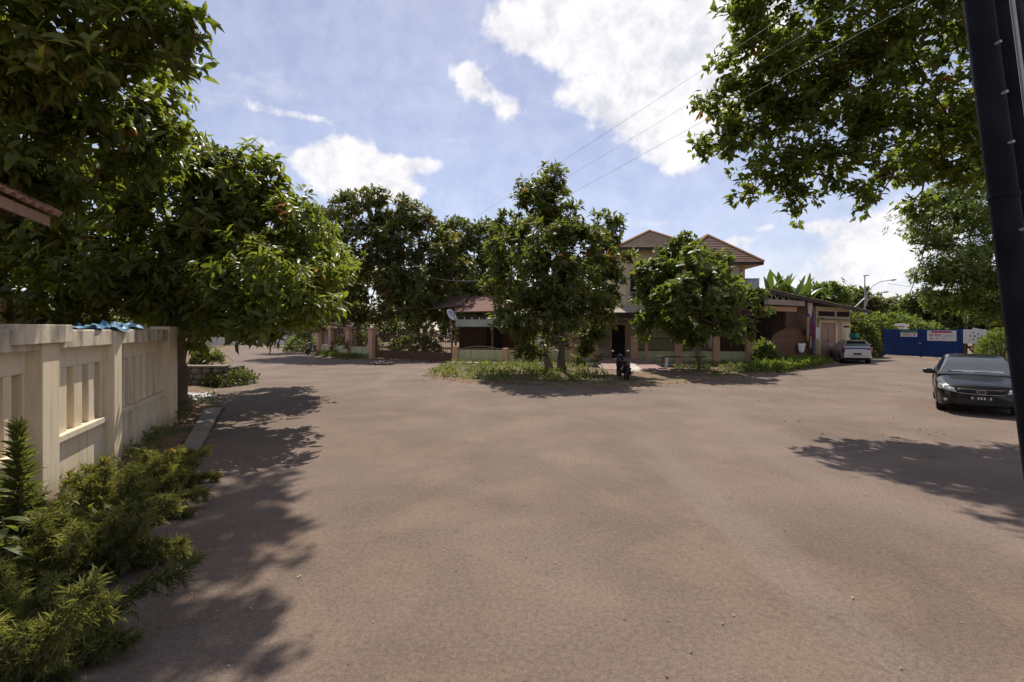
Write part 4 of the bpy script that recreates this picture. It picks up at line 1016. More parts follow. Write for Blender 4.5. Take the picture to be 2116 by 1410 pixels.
def car(name, label, loc, heading, paint, wagon=False):
    L = 4.35; h = Vector(heading).normalized(); rz = math.atan2(-h.y, -h.x)
    root = thing(name, label, 'car', (loc[0], loc[1], 0), rz)
    zt = smooth_tab([(0, .60), (.04, .68), (.14, .745), (.45, .83), (1.05, .955), (1.6, .965), (2.6, .985), (3.4, 1.02), (3.75, 1.05), (4.15, 1.03), (4.28, .93), (4.35, .72)] if not wagon else
                    [(0, .60), (.04, .68), (.14, .745), (.45, .83), (1.05, .94), (2.6, .96), (3.6, .98), (4.1, .98), (4.28, .93), (4.35, .80)])
    wd = smooth_tab([(0, .52), (.05, .64), (.16, .745), (.4, .82), (.8, .845), (1.4, .85), (3.2, .85), (3.9, .82), (4.2, .77), (4.35, .70)])
    zb = smooth_tab([(0, .30), (.1, .215), (.5, .20), (3.8, .21), (4.2, .27), (4.35, .36)])
    wc = (.80, 3.45); R = .355; wr = .305
    xs = sorted(set(list(np.linspace(0, .3, 9)) + list(np.linspace(.3, 4.05, 64)) + list(np.linspace(4.05, L, 9))))
    rows = []
    for x in xs:
        t, w, b = interp(zt, x), interp(wd, x), interp(zb, x); a = 0
        for c in wc:
            if abs(x - c) < R: a = max(a, wr + math.sqrt(R * R - (x - c) ** 2))
        low = max(b, a); hgt = t - low
        flare = .018 if a else 0
        rows.append([(0, low + .02 if not a else b + .1), (w * .70, low if not a else b + .1), (w * .975 + flare, low + .012), (w + flare, low + hgt * .22), (w + flare * .5, low + hgt * .5), (w * .985, low + hgt * .74), (w * .955, t - .055), (w * .90, t - .012), (w * .80, t + .004), (w * .45, t + .022), (0, t + .03)])
    cx = L / 2; mb = MB(); npt = len(rows[0]); full = 2 * npt - 1
    for x, r in zip(xs, rows):
        for (y, z) in r: mb.v.append((x - cx, y, z))
        for (y, z) in r[-2::-1]: mb.v.append((x - cx, -y, z))
    for i in range(len(xs) - 1):
        for k in range(full - 1): mb.f.append((i * full + k, i * full + k + 1, (i + 1) * full + k + 1, (i + 1) * full + k))
    mb.f.append(tuple(range(full))); mb.f.append(tuple(range((len(xs) - 1) * full, len(xs) * full))[::-1])
    body = mb.build('body', paint, root, smooth=True)
    # greenhouse
    zr = smooth_tab([(.95, .95), (1.2, 1.09), (1.5, 1.26), (1.75, 1.375), (2.0, 1.435), (2.4, 1.46), (2.9, 1.445), (3.2, 1.385), (3.5, 1.23), (3.80, 1.05)] if not wagon else
                    [(.95, .94), (1.2, 1.08), (1.5, 1.25), (1.75, 1.37), (2.0, 1.435), (2.5, 1.46), (3.3, 1.45), (3.85, 1.42), (4.0, 1.36), (4.15, 1.15), (4.27, .97)])
    gx = np.linspace(zr[0][0], zr[-1][0], 46); zbel = .93; grid = []
    for x in gx:
        z = interp(zr, x); k = max(0, (z - zbel) / .53); b = .80 if x < 3.5 else .80 - .05 * (x - 3.5)
        grid.append([(b + .005, zbel - .03), (b - .045 * k, zbel + (z - zbel) * .18), (b - .13 * k, zbel + (z - zbel) * .56), (b - .195 * k, zbel + (z - zbel) * .84), (b - .245 * k, z - .018 * k), (b - .30 * k, z - .002), (.27, z + .012), (0, z + .016)])
    cat = {'roof': MB(), 'windscreen': MB(), 'rear_window': MB(), 'side_window': MB(), 'side_window_b': MB()}
    ng = len(grid[0])
    x_ws0, x_ws1 = 1.0, 1.77; x_rw0, x_rw1 = (3.12, 3.72) if not wagon else (3.93, 4.2)
    for sgn in (1, -1):
        for i in range(len(gx) - 1):
            xm = (gx[i] + gx[i + 1]) / 2
            for k in range(ng - 1):
                q = [(gx[i] - cx, sgn * grid[i][k][0], grid[i][k][1]), (gx[i + 1] - cx, sgn * grid[i + 1][k][0], grid[i + 1][k][1]), (gx[i + 1] - cx, sgn * grid[i + 1][k + 1][0], grid[i + 1][k + 1][1]), (gx[i] - cx, sgn * grid[i][k + 1][0], grid[i][k + 1][1])]
                key = 'roof'
                if k >= 5 and x_ws0 < xm < x_ws1: key = 'windscreen'
                elif k >= 5 and x_rw0 < xm < x_rw1: key = 'rear_window'
                elif k in (1, 2) and 1.62 < xm < (3.30 if not wagon else 3.9) and not 2.40 < xm < 2.50 and not (wagon and 3.22 < xm < 3.3): key = 'side_window' if sgn > 0 else 'side_window_b'
                cat[key].add(q, [(0, 1, 2, 3)])
    for key, m_ in cat.items():
        if not m_.v: continue
        o = m_.build(key.replace('_b', ''), paint if key == 'roof' else 'car_glass', root, smooth=True)
        bm = bmesh.new(); bm.from_mesh(o.data); bmesh.ops.remove_doubles(bm, verts=bm.verts, dist=.0005); bmesh.ops.recalc_face_normals(bm, faces=bm.faces); bm.to_mesh(o.data); bm.free()
        o.data.polygons.foreach_set('use_smooth', [True] * len(o.data.polygons))
    # seats, dashboard and steering wheel behind the glass
    for (x, ys) in ((2.05, (.36, -.36)), (2.95, (.4, 0, -.4))):
        for y in ys:
            st = MB().box((x - cx, y, .98), (.16, .46, .5), 0, 0, .2, .85).build('seat', 'upholstery', root, bevel=.05)
            MB().ellip((x + .07 - cx, y, 1.27), (.06, .13, .09), (0, 0, 0), 10, 6, .8).build('headrest', 'upholstery', st, smooth=True)
    MB().box((1.34 - cx, 0, .95), (.4, 1.35, .12)).build('dashboard', 'black_plastic', root, bevel=.04)
    MB().lathe((1.66 - cx, -.36, 1.02), [(.165, -.012), (.185, -.012), (.185, .012), (.165, .012), (.165, -.012)], 18, 'x').build('steering_wheel', 'black_plastic', root, smooth=True)
    # wheels
    for x in wc:
        for s in (1, -1):
            y = s * .74
            w = MB().lathe((x - cx, y, wr), [(.20, -.09), (.27, -.095), (.30, -.075), (wr, -.04), (wr, .04), (.30, .075), (.27, .095), (.20, .09)], 28, 'y').build('wheel', 'rubber', root, smooth=True)
            MB().lathe((x - cx, y + s * .05, wr), [(.0, s * .035), (.06, s * .035), (.075, s * .01), (.17, s * .005), (.19, s * .04), (.205, s * .04)], 24, 'y').build('rim', 'alloy', w, smooth=True)
            for q in range(5):
                a = q * 1.2566; MB().beam((x - cx + .06 * math.cos(a), y + s * .075, wr + .06 * math.sin(a)), (x - cx + .185 * math.cos(a), y + s * .08, wr + .185 * math.sin(a)), .05, .03).build('spoke', 'alloy', w)
            MB().lathe((x - cx, y - s * .12, wr), [(.0, 0), (R - .02, 0), (R - .02, s * .04)], 20, 'y').build('wheel_well', 'black_plastic', root)
    MB().box((-.02, 0, .24), (L - .9, 1.25, .12)).build('underbody', 'black_plastic', root)
    # mirrors
    for s in (1, -1):
        mm = MB().ellip((1.42 - cx, s * .99, 1.0), (.075, .125, .075), (0, 0, s * -.15), 14, 8, .8).build('mirror', paint, root, smooth=True)
        MB().beam((1.42 - cx, s * .80, .96), (1.42 - cx, s * .9, .985), .07, .05).build('mirror_arm', 'black_plastic', mm)
    # front: lamps follow the corner, grille with bars, plate, intake
    def patch(pts, m_, nm, par=root, solid=.02):
        return MB().grid([(p[0] - cx, p[1], p[2]) for r in pts for p in r], len(pts[0]), len(pts)).build(nm, m_, par, smooth=True, solid=solid)
    def front_x(y):       # nose line in plan
        y = abs(y); return float(np.interp(y, [0, .52, .64, .745, .80, .83], [-.02, -.005, .05, .16, .32, .46]))
    for s in (1, -1):
        ys = np.linspace(.46, .815, 9); rows_ = []
        for t in (0, .33, .66, 1):
            rr_ = []
            for y in ys:
                k = (y - .46) / .355; zl = .585 + .05 * k; zu = .665 + .115 * k
                rr_.append((front_x(y) - .022 + .10 * t * (1 - .5 * k) - .01, s * y, zl + (zu - zl) * t))
            rows_.append(rr_)
        hl = patch(rows_, 'lamp_glass', 'headlight')
        for (y, z) in ((.58, .64), (.69, .675)):
            MB().ellip((front_x(y) - .008 - cx, s * y, z), (.02, .045, .032), (0, 0, 0), 12, 8).build('bulb_reflector', 'chrome', hl, smooth=True)
        fl = MB().ellip((front_x(.66) - .012 - cx, s * .66, .36), (.03, .055, .04), (0, 0, s * .4), 12, 8).build('fog_lamp', 'lamp_glass', root, smooth=True)
    ys = np.linspace(-.44, .44, 15)
    patch([[(front_x(y) - .012 + .03 * t, y, .565 + .012 * abs(y) + .10 * t - .03 * (1 - (y / .44) ** 2) * (1 - t)) for y in ys] for t in (0, .5, 1)], 'black_plastic', 'grille')
    for z, r_ in ((.545, .008), (.66, .006)):
        MB().tube([(front_x(y) - .035 + .02 * (z - .55) / .1 - cx, y, z + .03 * (abs(y) / .44) ** 2) for y in ys], r_, 6).build('grille_bar', 'chrome', root, smooth=True)
    em = MB().lathe((-.05 - cx, 0, .605), [(.058, -.008), (.07, -.008), (.07, .008), (.058, .008), (.058, -.008)], 22, 'x'); em.v = [(x, y * 1.25, .605 + (z - .605) * .85) for x, y, z in em.v]
    emb = em.build('emblem', 'chrome', root, smooth=True)
    e2 = MB().lathe((-.052 - cx, 0, .605), [(.040, -.006), (.050, -.006), (.050, .006), (.040, .006), (.040, -.006)], 18, 'x'); e2.v = [(x, y * .55, .605 + (z - .605) * 1.1) for x, y, z in e2.v]; e2.build('emblem_loop', 'chrome', emb, smooth=True)
    patch([[(front_x(y) - .004 + .03 * t, y, .26 + .10 * t) for y in np.linspace(-.5, .5, 13)] for t in (0, 1)], 'black_plastic', 'air_intake')
    for s in (1, -1): patch([[(front_x(y) - .006 + .02 * t, s * y, .31 + .10 * t) for y in np.linspace(.57, .74, 5)] for t in (0, 1)], 'black_plastic', 'fog_recess')
    pl = MB().box((-.035 - cx, 0, .445), (.015, .43, .12)).build('number_plate', 'plate', root, bevel=.004)
    for k in range(7): 
        if k not in (1, 5): MB().box((-.045 - cx, -.17 + k * .056, .45), (.006, .03, .06)).build('character', 'plate_text', pl)
    for (y0, y1) in ((-.55, .05), (.0, .58)):
        MB().tube([(1.02 - cx, y0, .985), (1.09 - cx, (y0 + y1) / 2, 1.035), (1.08 - cx, y1, 1.035)], .012, 5).build('wiper', 'black_plastic', root)
    # rear: lamps, plate, glass trim, bumper line
    for s in (1, -1):
        tl = MB().grid([((4.30 - .10 * (q / 4) ** 2 + .015 * (1 - t)) - cx, s * (.60 + .20 * q / 4), .70 + (.34 if wagon else .22) * t) for t in (0, .5, 1) for q in range(5)], 5, 3).build('tail_lamp', 'red_lamp', root, smooth=True, solid=.03)
    MB().box((L + .008 - cx, 0, .62), (.015, .43, .12)).build('number_plate', 'plate', root)
    MB().tube([(L - .02 - cx, -.6, .50), (L + .012 - cx, 0, .50), (L - .02 - cx, .6, .50)], .018, 6).build('bumper_trim', 'grey_plastic', root)
    MB().box((L - .06 - cx, 0, .33), (.16, 1.25, .12)).build('rear_valance', 'black_plastic', root, bevel=.03)
    if wagon:
        MB().box((4.0 - cx, 0, 1.43), (.26, 1.0, .04), 0, 0, .12).build('roof_spoiler', 'black_plastic', root, bevel=.015)
        for s in (1, -1): MB().tube([(2.0 - cx, s * .52, 1.45), (2.1 - cx, s * .52, 1.49), (3.6 - cx, s * .52, 1.49), (3.75 - cx, s * .52, 1.44)], .014, 6).build('roof_rail', 'black_plastic', root)
        MB().tube([(4.16 - cx, .1, 1.0), (4.13 - cx, -.35, 1.06)], .011, 5).build('rear_wiper', 'black_plastic', root)
    else:
        MB().grid([(1.13 + .05 * q - cx, -.52 + 1.04 * i / 9, 1.0 + .02 * q + .012 * math.sin(i * 2)) for q in range(3) for i in range(10)], 10, 3).build('dashboard_paper', 'white_cloth', root)
    return root


car('parked_sedan', 'black sedan facing the camera, parked at the right by the leaning pole', (13.2, 13.85), (-.64, -.77), 'black_paint')
car('parked_estate', 'silver estate car parked tail first before the cream panel and blue gate', (22.75, 32.55), (.42, .907), 'silver_paint', True)


# ------------------------------------------------------------------ scooters
def scooter(label, loc, heading, paint, group):
    h = Vector(heading).normalized(); rz = math.atan2(h.y, h.x); root = thing('motor_scooter', label, 'scooter', (loc[0], loc[1], loc[2] if len(loc) > 2 else 0), rz, group)
    for x in (.62, -.62):
        w = MB().lathe((x, 0, .27), [(.19, -.045), (.24, -.055), (.27, -.02), (.27, .02), (.24, .055), (.19, .045)], 22, 'y').build('wheel', 'rubber', root, smooth=True)
        MB().lathe((x, 0, .27), [(.0, .03), (.05, .03), (.06, .012), (.17, .012), (.195, .03), (.195, -.03), (.17, -.012), (.06, -.012), (.05, -.03), (.0, -.03)], 18, 'y').build('rim', 'alloy', w, smooth=True)
    P = MB(); prof = [(.50, .34, .10), (.47, .50, .17), (.42, .70, .20), (.40, .86, .19), (.44, .97, .13)]
    for (x, z, w) in prof:
        for q in range(7):
            y = -w + 2 * w * q / 6; P.v.append((x + .10 - .16 * (y / w) ** 2 if w else x, y, z))
    for j in range(len(prof) - 1):
        for q in range(6): P.f.append((j * 7 + q, j * 7 + q + 1, (j + 1) * 7 + q + 1, (j + 1) * 7 + q))
    P.build('front_fairing', paint, root, smooth=True, solid=.03)
    MB().ellip((.60, 0, .47), (.22, .09, .06), (0, .25, 0), 12, 6).build('front_fender', paint, root, smooth=True)
    MB().tube([(.62, .075, .27), (.52, .075, .6), (.46, .05, .85)], .022, 6).tube([(.62, -.075, .27), (.52, -.075, .6), (.46, -.05, .85)], .022, 6).build('fork', 'alloy', root, smooth=True)
    MB().box((.08, 0, .31), (.55, .26, .10)).build('footboard', 'black_plastic', root, bevel=.03)
    B = MB(); prof = [(-.12, .30, .58, .11), (-.30, .33, .70, .14), (-.55, .42, .74, .14), (-.78, .55, .76, .11), (-.95, .66, .76, .06)]
    n = 12
    for (x, z0, z1, w) in prof:
        for q in range(n):
            a = 2 * math.pi * q / n; B.v.append((x, w * math.copysign(abs(math.cos(a)) ** .7, math.cos(a)), (z0 + z1) / 2 + (z1 - z0) / 2 * math.copysign(abs(math.sin(a)) ** .7, math.sin(a))))
    for j in range(len(prof) - 1):
        for q in range(n): B.f.append((j * n + q, j * n + (q + 1) % n, (j + 1) * n + (q + 1) % n, (j + 1) * n + q))
    B.f.append(tuple(range(n))); B.f.append(tuple(range((len(prof) - 1) * n, len(prof) * n)))
    B.build('tail_body', paint, root, smooth=True)
    MB().ellip((-.42, 0, .77), (.38, .13, .065), (0, -.04, 0), 16, 8, .8).build('seat', 'black_plastic', root, smooth=True)
    MB().ellip((-.97, 0, .68), (.035, .075, .05)).build('tail_lamp', 'red_lamp', root, smooth=True)
    MB().box((-.92, 0, .45), (.03, .18, .2), 0, 0, .5).build('rear_fender', 'black_plastic', root, bevel=.01)
    MB().box((-.94, 0, .53), (.012, .2, .1), 0, 0, .4).build('number_plate', 'plate', root)
    MB().tube([(-.2, -.14, .24), (-.5, -.15, .27), (-.9, -.16, .36)], [.03, .055, .05], 9).build('exhaust', 'alloy', root, smooth=True)
    MB().tube([(.34, .36, 1.0), (.42, .16, 1.0), (.45, 0, .98), (.42, -.16, 1.0), (.34, -.36, 1.0)], .016, 6).build('handlebar', 'black_plastic', root, smooth=True)
    MB().ellip((.50, 0, .99), (.10, .13, .08), (0, .3, 0), 14, 8, .85).build('handlebar_cover', paint, root, smooth=True)
    MB().ellip((.585, 0, .985), (.03, .085, .05), (0, .3, 0), 12, 6).build('headlamp', 'lamp_glass', root, smooth=True)
    for s in (1, -1):
        mr = MB().ellip((.40, s * .34, 1.2), (.018, .065, .045), (0, 0, 0), 12, 6).build('mirror', 'chrome', root, smooth=True); MB().tube([(.42, s * .2, 1.0), (.41, s * .3, 1.15)], .008, 5).build('mirror_stem', 'black_plastic', mr)
    MB().tube([(-.15, .1, .26), (-.2, .2, .02)], .012, 5).build('side_stand', 'black_plastic', root)
    return root
scooter('dark blue scooter parked on the pink ramp beside the bench', (4.78, 20.9, .03), (-.04, 1.0), 'navy_paint', 'parked scooters')
scooter('black scooter parked against the far end of the left fence', (-17.1, 41.6, .0), (-.3, -.95), 'navy_paint', 'parked scooters')


# ------------------------------------------------------------------ blue gate, signs, far right
def blue_gate():
    a = Vector((30.9, 40.2, 0)); b = Vector((32.4, 34.8, 0)); d = b - a; ln = d.length; d.normalize(); n = Vector((d.y, -d.x, 0))
    if n.dot(-a) < 0: n = -n
    rz = math.atan2(d.y, d.x)
    root = thing('site_gate', 'blue corrugated steel double gate closing the end of the right road', 'gate', (a + b) / 2, 0); P = lambda s, o, z: a + d * s + n * o + Vector((0, 0, z))
    k = 12
    for q in range(k):
        s0, s1 = ln * q / k, ln * (q + 1) / k - .0008; G = []
        for z in (.07, 2.17):
            for i in range(9): G.append(P(s0 + (s1 - s0) * i / 8, .018 * (1 if (i // 2) % 2 else -1), z))
        MB().grid(G, 9, 2).build('sheet_panel', 'blue_steel', root, world=True, solid=.006)
    for z in (.12, 1.1, 2.1): MB().beam(P(0, -.05, z), P(ln, -.05, z), .06, .05).build('frame_rail', 'blue_steel', root, world=True)
    for s in (0, ln / 2 - .05, ln / 2 + .05, ln): MB().box(P(s, -.06, 1.12), (.07, .07, 2.2), rz).build('stile', 'blue_steel', root, world=True)
    for s in (-.15, ln + .15): MB().box(P(s, -.05, 1.2), (.16, .16, 2.5), rz).build('post', 'dark_wood', root, world=True)
    MB().box(P(ln / 2, .04, 1.1), (.22, .04, .06), rz).build('bolt', 'galvanised', root, world=True)
    def banner(name, label, s0, s1, z0, z1, bits):
        o = thing(name, label, 'banner', P((s0 + s1) / 2, .04, z0), 0)
        MB().box(P((s0 + s1) / 2, .035, (z0 + z1) / 2), (s1 - s0, .012, z1 - z0), rz).build('sheet', 'banner_white', o, world=True)
        for (x0, x1, y0, y1, m_) in bits:
            MB().box(P(s0 + (s1 - s0) * (x0 + x1) / 2, .044, z0 + (z1 - z0) * (y0 + y1) / 2), ((s1 - s0) * (x1 - x0), .006, (z1 - z0) * (y1 - y0)), rz).build('print', m_, o, world=True)
    rng = random.Random(3)
    banner('banner', 'small white banner with green top band on the blue gate', 1.35, 2.6, 1.58, 2.08, [(.0, 1, .62, 1.0, 'banner_green'), (.3, .62, .70, .84, 'banner_grey'), (.12, .6, .32, .42, 'banner_red'), (.78, .88, .2, .45, 'banner_red'), (.1, .7, .12, .18, 'banner_grey')])
    bits = [(.15, .84, .78, .95, 'banner_red')]
    for i, wd_ in enumerate((.05, .04, .04, 0, .05, .03, .03, .04)):
        if wd_: bits.append((.08 + i * .052, .08 + i * .052 + wd_ * .8, .48 + .02 * (i % 2), .66, 'banner_red'))
    bits += [(.62, .9, .50, .56, 'banner_grey'), (.6, .85, .40, .44, 'banner_grey'), (.12, .17, .15, .32, 'banner_red'), (.32, .37, .15, .30, 'banner_grey'), (.55, .62, .18, .28, 'banner_grey')]
    banner('banner', 'larger white banner with red heading bar on the blue gate', 3.3, 5.25, 1.30, 2.08, bits)
blue_gate()


def ball_sign():
    c = at(2014, 697, 34.0); root = thing('sign_board', 'white board with black dots pattern on posts beside the blue gate', 'sign', (c.x, c.y, 0), -.78)
    MB().box((0, 0, 1.66), (1.18, .05, .98), 0).build('board', 'white_paint', root, bevel=.006)
    MB().box((.25, -.03, 2.12), (.75, .012, .16), 0, 0, .25).build('strip', 'white_paint', root)
    def dot(x, z, r, n=6): MB().lathe((x, -.03, z), [(0, -.006), (r, -.006), (r, .006)], n, 'y').build('spot', 'print_black', root)
    dot(-.0, 1.70, .06)
    for q in range(5):
        a = q * 1.2566 + .6; dot(.22 * math.cos(a), 1.70 + .25 * math.sin(a), .05)
    MB().tube([(.18, -.035, 1.55), (.3, -.035, 1.46), (.58, -.035, 1.46)], .012, 5).build('line', 'print_black', root)
    for x in (-.5, .42): MB().box((x, .05, .9), (.09, .09, 2.0)).build('post', 'brown_wood', root)
    MB().beam((-.45, .08, 1.1), (.15, .08, .2), .1, .1).build('brace', 'dark_wood', root)
ball_sign()


def board_fence():
    a = Vector((32.9, 34.6, 0)); b = Vector((36.5, 29.5, 0)); d = (b - a).normalized(); rz = math.atan2(d.y, d.x); root = thing('board_fence', 'weathered grey board fence behind the white dotted sign', 'fence', a, 0); inv = root.matrix_basis.inverted(); proto = None; rng = random.Random(5)
    for k in range(28):
        p = inv @ (a + d * (.22 * k + .1)); p.z = 1.0 + rng.uniform(-.05, .05)
        if proto is None: proto = MB().box((0, 0, 0), (.20, .03, 2.1)).build('board', 'grey_boards', root); proto.location = p; proto.rotation_euler = (0, 0, rz)
        else: inst(proto, root, p, (0, 0, rz + rng.uniform(-.02, .02)))
    MB().beam(a + d * .05 + Vector((.05, .05, 1.5)), a + d * 6.1 + Vector((.05, .05, 1.5)), .05, .08).build('rail', 'brown_wood', root, world=True)
board_fence()
p = at(1865, 668, 43); rt = thing('gate_pillar', 'white capped pillar showing above the blue gate', 'pillar', (p.x, p.y, 0), .4)
MB().box((0, 0, 1.2), (.45, .45, 2.4)).build('shaft', 'white_paint', rt, bevel=.01); MB().box((-.1, 0, 2.52), (.85, .7, .2), 0, 0, .1).build('cap', 'white_paint', rt, bevel=.03)


def street_lamp():
    b = at(1787, 700, 44); root = thing('street_lamp', 'grey street lamp pole with two curved arms behind the carport', 'street lamp', (b.x, b.y, 0), 0)
    MB().tube([(0, 0, -.1), (0, 0, 3.0), (0, 0, 7.05)], [.075, .06, .045], 10).build('pole', 'galvanised', root, smooth=True)
    MB().box((0.12, 0, 7.05), (.42, .18, .07)).build('pole_cap', 'galvanised', root)
    for (z0, dx, dz) in ((4.7, 2.4, 1.95), (4.1, 1.7, 1.45)):
        MB().tube([(0, 0, z0), (.25, 0, z0 + dz * .45), (.8, 0, z0 + dz * .75), (1.5 * dx / 2.4, 0, z0 + dz * .93), (dx, 0, z0 + dz)], .032, 7).build('arm', 'galvanised', root, smooth=True)
        MB().ellip((dx + .2, 0, z0 + dz), (.3, .12, .07), (0, -.08, 0), 12, 6).build('lamp_head', 'grey_plastic', root, smooth=True)
    MB().tube([(-1.9, 0, 0), (-1.8, 0, 2.6), (-1.2, 0, 3.9), (0, 0, 5.0)], .06, 8).build('stay', 'galvanised', root, smooth=True)
street_lamp()


# leaning poles at the right edge, cables
def leaning_poles():
    root = thing('utility_pole', 'thick dark steel utility pole leaning at the right edge of the picture', 'pole', (4.36, 4.0, 0), 0)
    lean = -.130
    for (dx, dy, r, z1, m_) in ((0.13, 0, .098, 8.6, 'pole_paint'),):
        MB().tube([(dx - z * lean * -1 if False else dx + lean * z, dy, z) for z in (-.2, 1.5, 3, 4.5, 6, z1)], [r, r, r * .99, r * .97, r * .95, r * .9], 14).build('shaft', m_, root, smooth=True)
    MB().tube([(.30 + lean * z, -.10, z) for z in (-.2, 2, 4, 6, 8)], .016, 8).build('conduit', 'galvanised', root, smooth=True)
    for z in (3.3, 5.0, 6.6): MB().lathe((.13 + lean * z, 0, z), [(.094, -.02), (.104, -.02), (.104, .02), (.094, .02)], 18).build('band', 'pole_paint', root, smooth=True)
    MB().tube([(.17 + lean * 1.78 - .1, -.13, 1.78), (.17 + lean * 1.78 + .35, -.15, 1.74)], .010, 6).build('rod', 'galvanised', root)
    for z in (2.2, 2.6, 3.0, 3.7, 4.1, 4.5, 5.4, 5.8): MB().tube([(.13 + lean * z, -.09, z), (.13 + lean * z, -.135, z)], .012, 6).build('bolt', 'galvanised', root)
    r2 = thing('utility_pole', 'second dark pole standing close behind the thick leaning pole', 'pole', (4.86, 4.25, 0), 0)
    MB().tube([(-.115 * z, 0, z) for z in (-.2, 2, 4, 6, 8.4)], [.15, .15, .145, .14, .13], 14).build('shaft', 'pole_paint', r2, smooth=True)
    MB().box((-.115 * 8.0, 0, 8.0), (1.2, .1, .1)).build('crossarm', 'dark_wood', r2)
leaning_poles()


def cable(label, a, b, sag, r=.014, m='cable', group='overhead cables', n=24):
    a = Vector(a); b = Vector(b); pts = [a.lerp(b, t / n) - Vector((0, 0, sag * 4 * (t / n) * (1 - t / n))) for t in range(n + 1)]
    mid = pts[n // 2]
    o = MB().tube(pts, r, 5).build('overhead_cable', m, smooth=True); tag(o, label, 'cable', group)
names = ['uppermost', 'middle', 'lowest']
for i in range(3):
    a = Vector((3.72 + .03 * i, 4.0, 5.75 - .3 * i)); b = Vector((-20.4 + .3 * i, 55, 5.9 - .25 * i))
    cable('%s of the dark cables running from the leaning pole over the junction' % names[i], a, b, .5 + .12 * i, .0016 if i % 2 else .002)
cable('dark cable dropping from the right hand tree towards the street lamp', (13.2, 15.0, 6.4), at(1860, 612, 44), 1.4, .02)
cable('pale cable slung between the garden trees behind the fence', at(880, 571, 37), at(1040, 572, 34), .35, .02, 'pale_cable')
cable('thin cable from the street lamp out to the right', at(1835, 586, 44), at(2060, 596, 40), .3, .012)
far = thing('utility_pole', 'distant pole carrying the cables beyond the left garden', 'pole', (-20, 55, 0), 0)
MB().tube([(0, 0, -.1), (0, 0, 6.6)], [.14, .1], 10).build('shaft', 'galvanised', far, smooth=True); MB().box((0, 0, 5.4), (1.6, .1, .1)).build('crossarm', 'dark_wood', far)


# ------------------------------------------------------------------ trees
tree('street_tree', 'tall two stemmed tree on the verge before the house, left of the scooter', (2.1, 24.0, 0), img_blobs([
    (1120, 385, 24, .95), (1105, 440, 24, 1.1), (1150, 440, 24.4, .9), (1110, 500, 21.5, 1.25), (1058, 520, 24, 1.0), (1055, 590, 24, 1.1), (1130, 570, 20.6, 1.2), (1195, 520, 21.6, 1.1),
    (1240, 475, 24.2, .9), (1250, 545, 24.2, 1.0), (1195, 610, 20.6, 1.1), (1080, 650, 21, .9), (1105, 712, 22.6, .65), (1150, 640, 20.4, .95), (1212, 690, 22.8, .6), (1240, 625, 23.6, .8), (1045, 660, 23.8, .55), (1040, 460, 24.4, .6), (1212, 735, 22.6, .4)]),
     'leaf_center', 'grey_bark', .2, 3.4, 21, density=11, k=9, length=.34, width=.40, fine=False, stems=[((-.3, 0), (-.3, .1), .17), ((.25, .05), (.25, .1), .19)], odd=.012, inner=.55, flat=.95)
tree('street_tree', 'spreading round leafed tree on the verge behind the bench', (10.25, 26.8, 0), img_blobs([
    (1360, 570, 26, .95), (1345, 615, 26, .85), (1405, 530, 26.4, .75), (1445, 545, 24.2, .9), (1490, 550, 26.6, .65), (1475, 600, 23.4, 1.1), (1400, 615, 23.2, 1.0), (1525, 630, 26, .5),
    (1480, 660, 23.6, .9), (1530, 680, 25.6, .7), (1395, 668, 25.6, .8), (1340, 655, 26, .5), (1440, 690, 25.6, .6), (1560, 605, 26, .35), (1405, 500, 26.4, .4), (1445, 510, 26.4, .45), (1345, 560, 26.2, .6), (1380, 525, 26.4, .5), (1575, 640, 26, .3), (1330, 690, 25.8, .3)]),
     'leaf_round', 'grey_bark', .19, 2.4, 22, density=9, k=8, length=.36, width=.62, fine=False, odd=.02, inner=.6, droop=.2, tilt=(.7, 1.4))
def nearer(f, lst): return img_blobs([(u, v, Y * f, r * f) for (u, v, Y, r) in lst])


tree('shade_tree', 'big tree with brown limbs hanging over the right side of the road', (14.4, 12.4, 0), nearer(.88, [
    (1640, 30, 14.5, 1.5), (1760, 60, 14, 1.6), (1880, 60, 13.6, 1.5), (1560, 130, 15, .9), (1650, 150, 14.6, 1.3), (1760, 180, 14.2, 1.2), (1850, 210, 14, .9),
    (1500, 210, 15.2, .6), (1570, 240, 15, .9), (1480, 290, 15.2, .5), (1530, 290, 15, .55), (1650, 270, 14.6, 1.0), (1600, 330, 14.6, .7), (1560, 385, 14.8, .45), (1690, 350, 14.4, .7), (1640, 410, 14.6, .5),
    (1740, 330, 14.2, .5), (1800, 300, 14, .7), (1840, 360, 14, .55), (1790, 395, 14.2, .4), (1960, 220, 14, 1.3), (1930, 320, 14.4, 1.0), (2020, 300, 14.2, 1.3), (1440, 295, 15.2, .3), (1455, 215, 15.2, .3),
    (1640, -110, 14.5, 1.4), (1800, -120, 14, 1.5), (1980, -100, 13.5, 1.8), (2100, 60, 13.5, 1.5), (2140, 220, 13.8, 1.4), (1570, 20, 15, .7), (1880, 430, 14.6, .4), (2200, -40, 13, 1.6), (1640, 440, 14.6, .22), (1790, 425, 14.4, .2)]),
     'leaf_right', 'bark', .30, 7.3, 23, density=12, k=9, length=.22, width=.52, fine=False, odd=.006, inner=.62, lean=(-.6, .3), droop=.3)
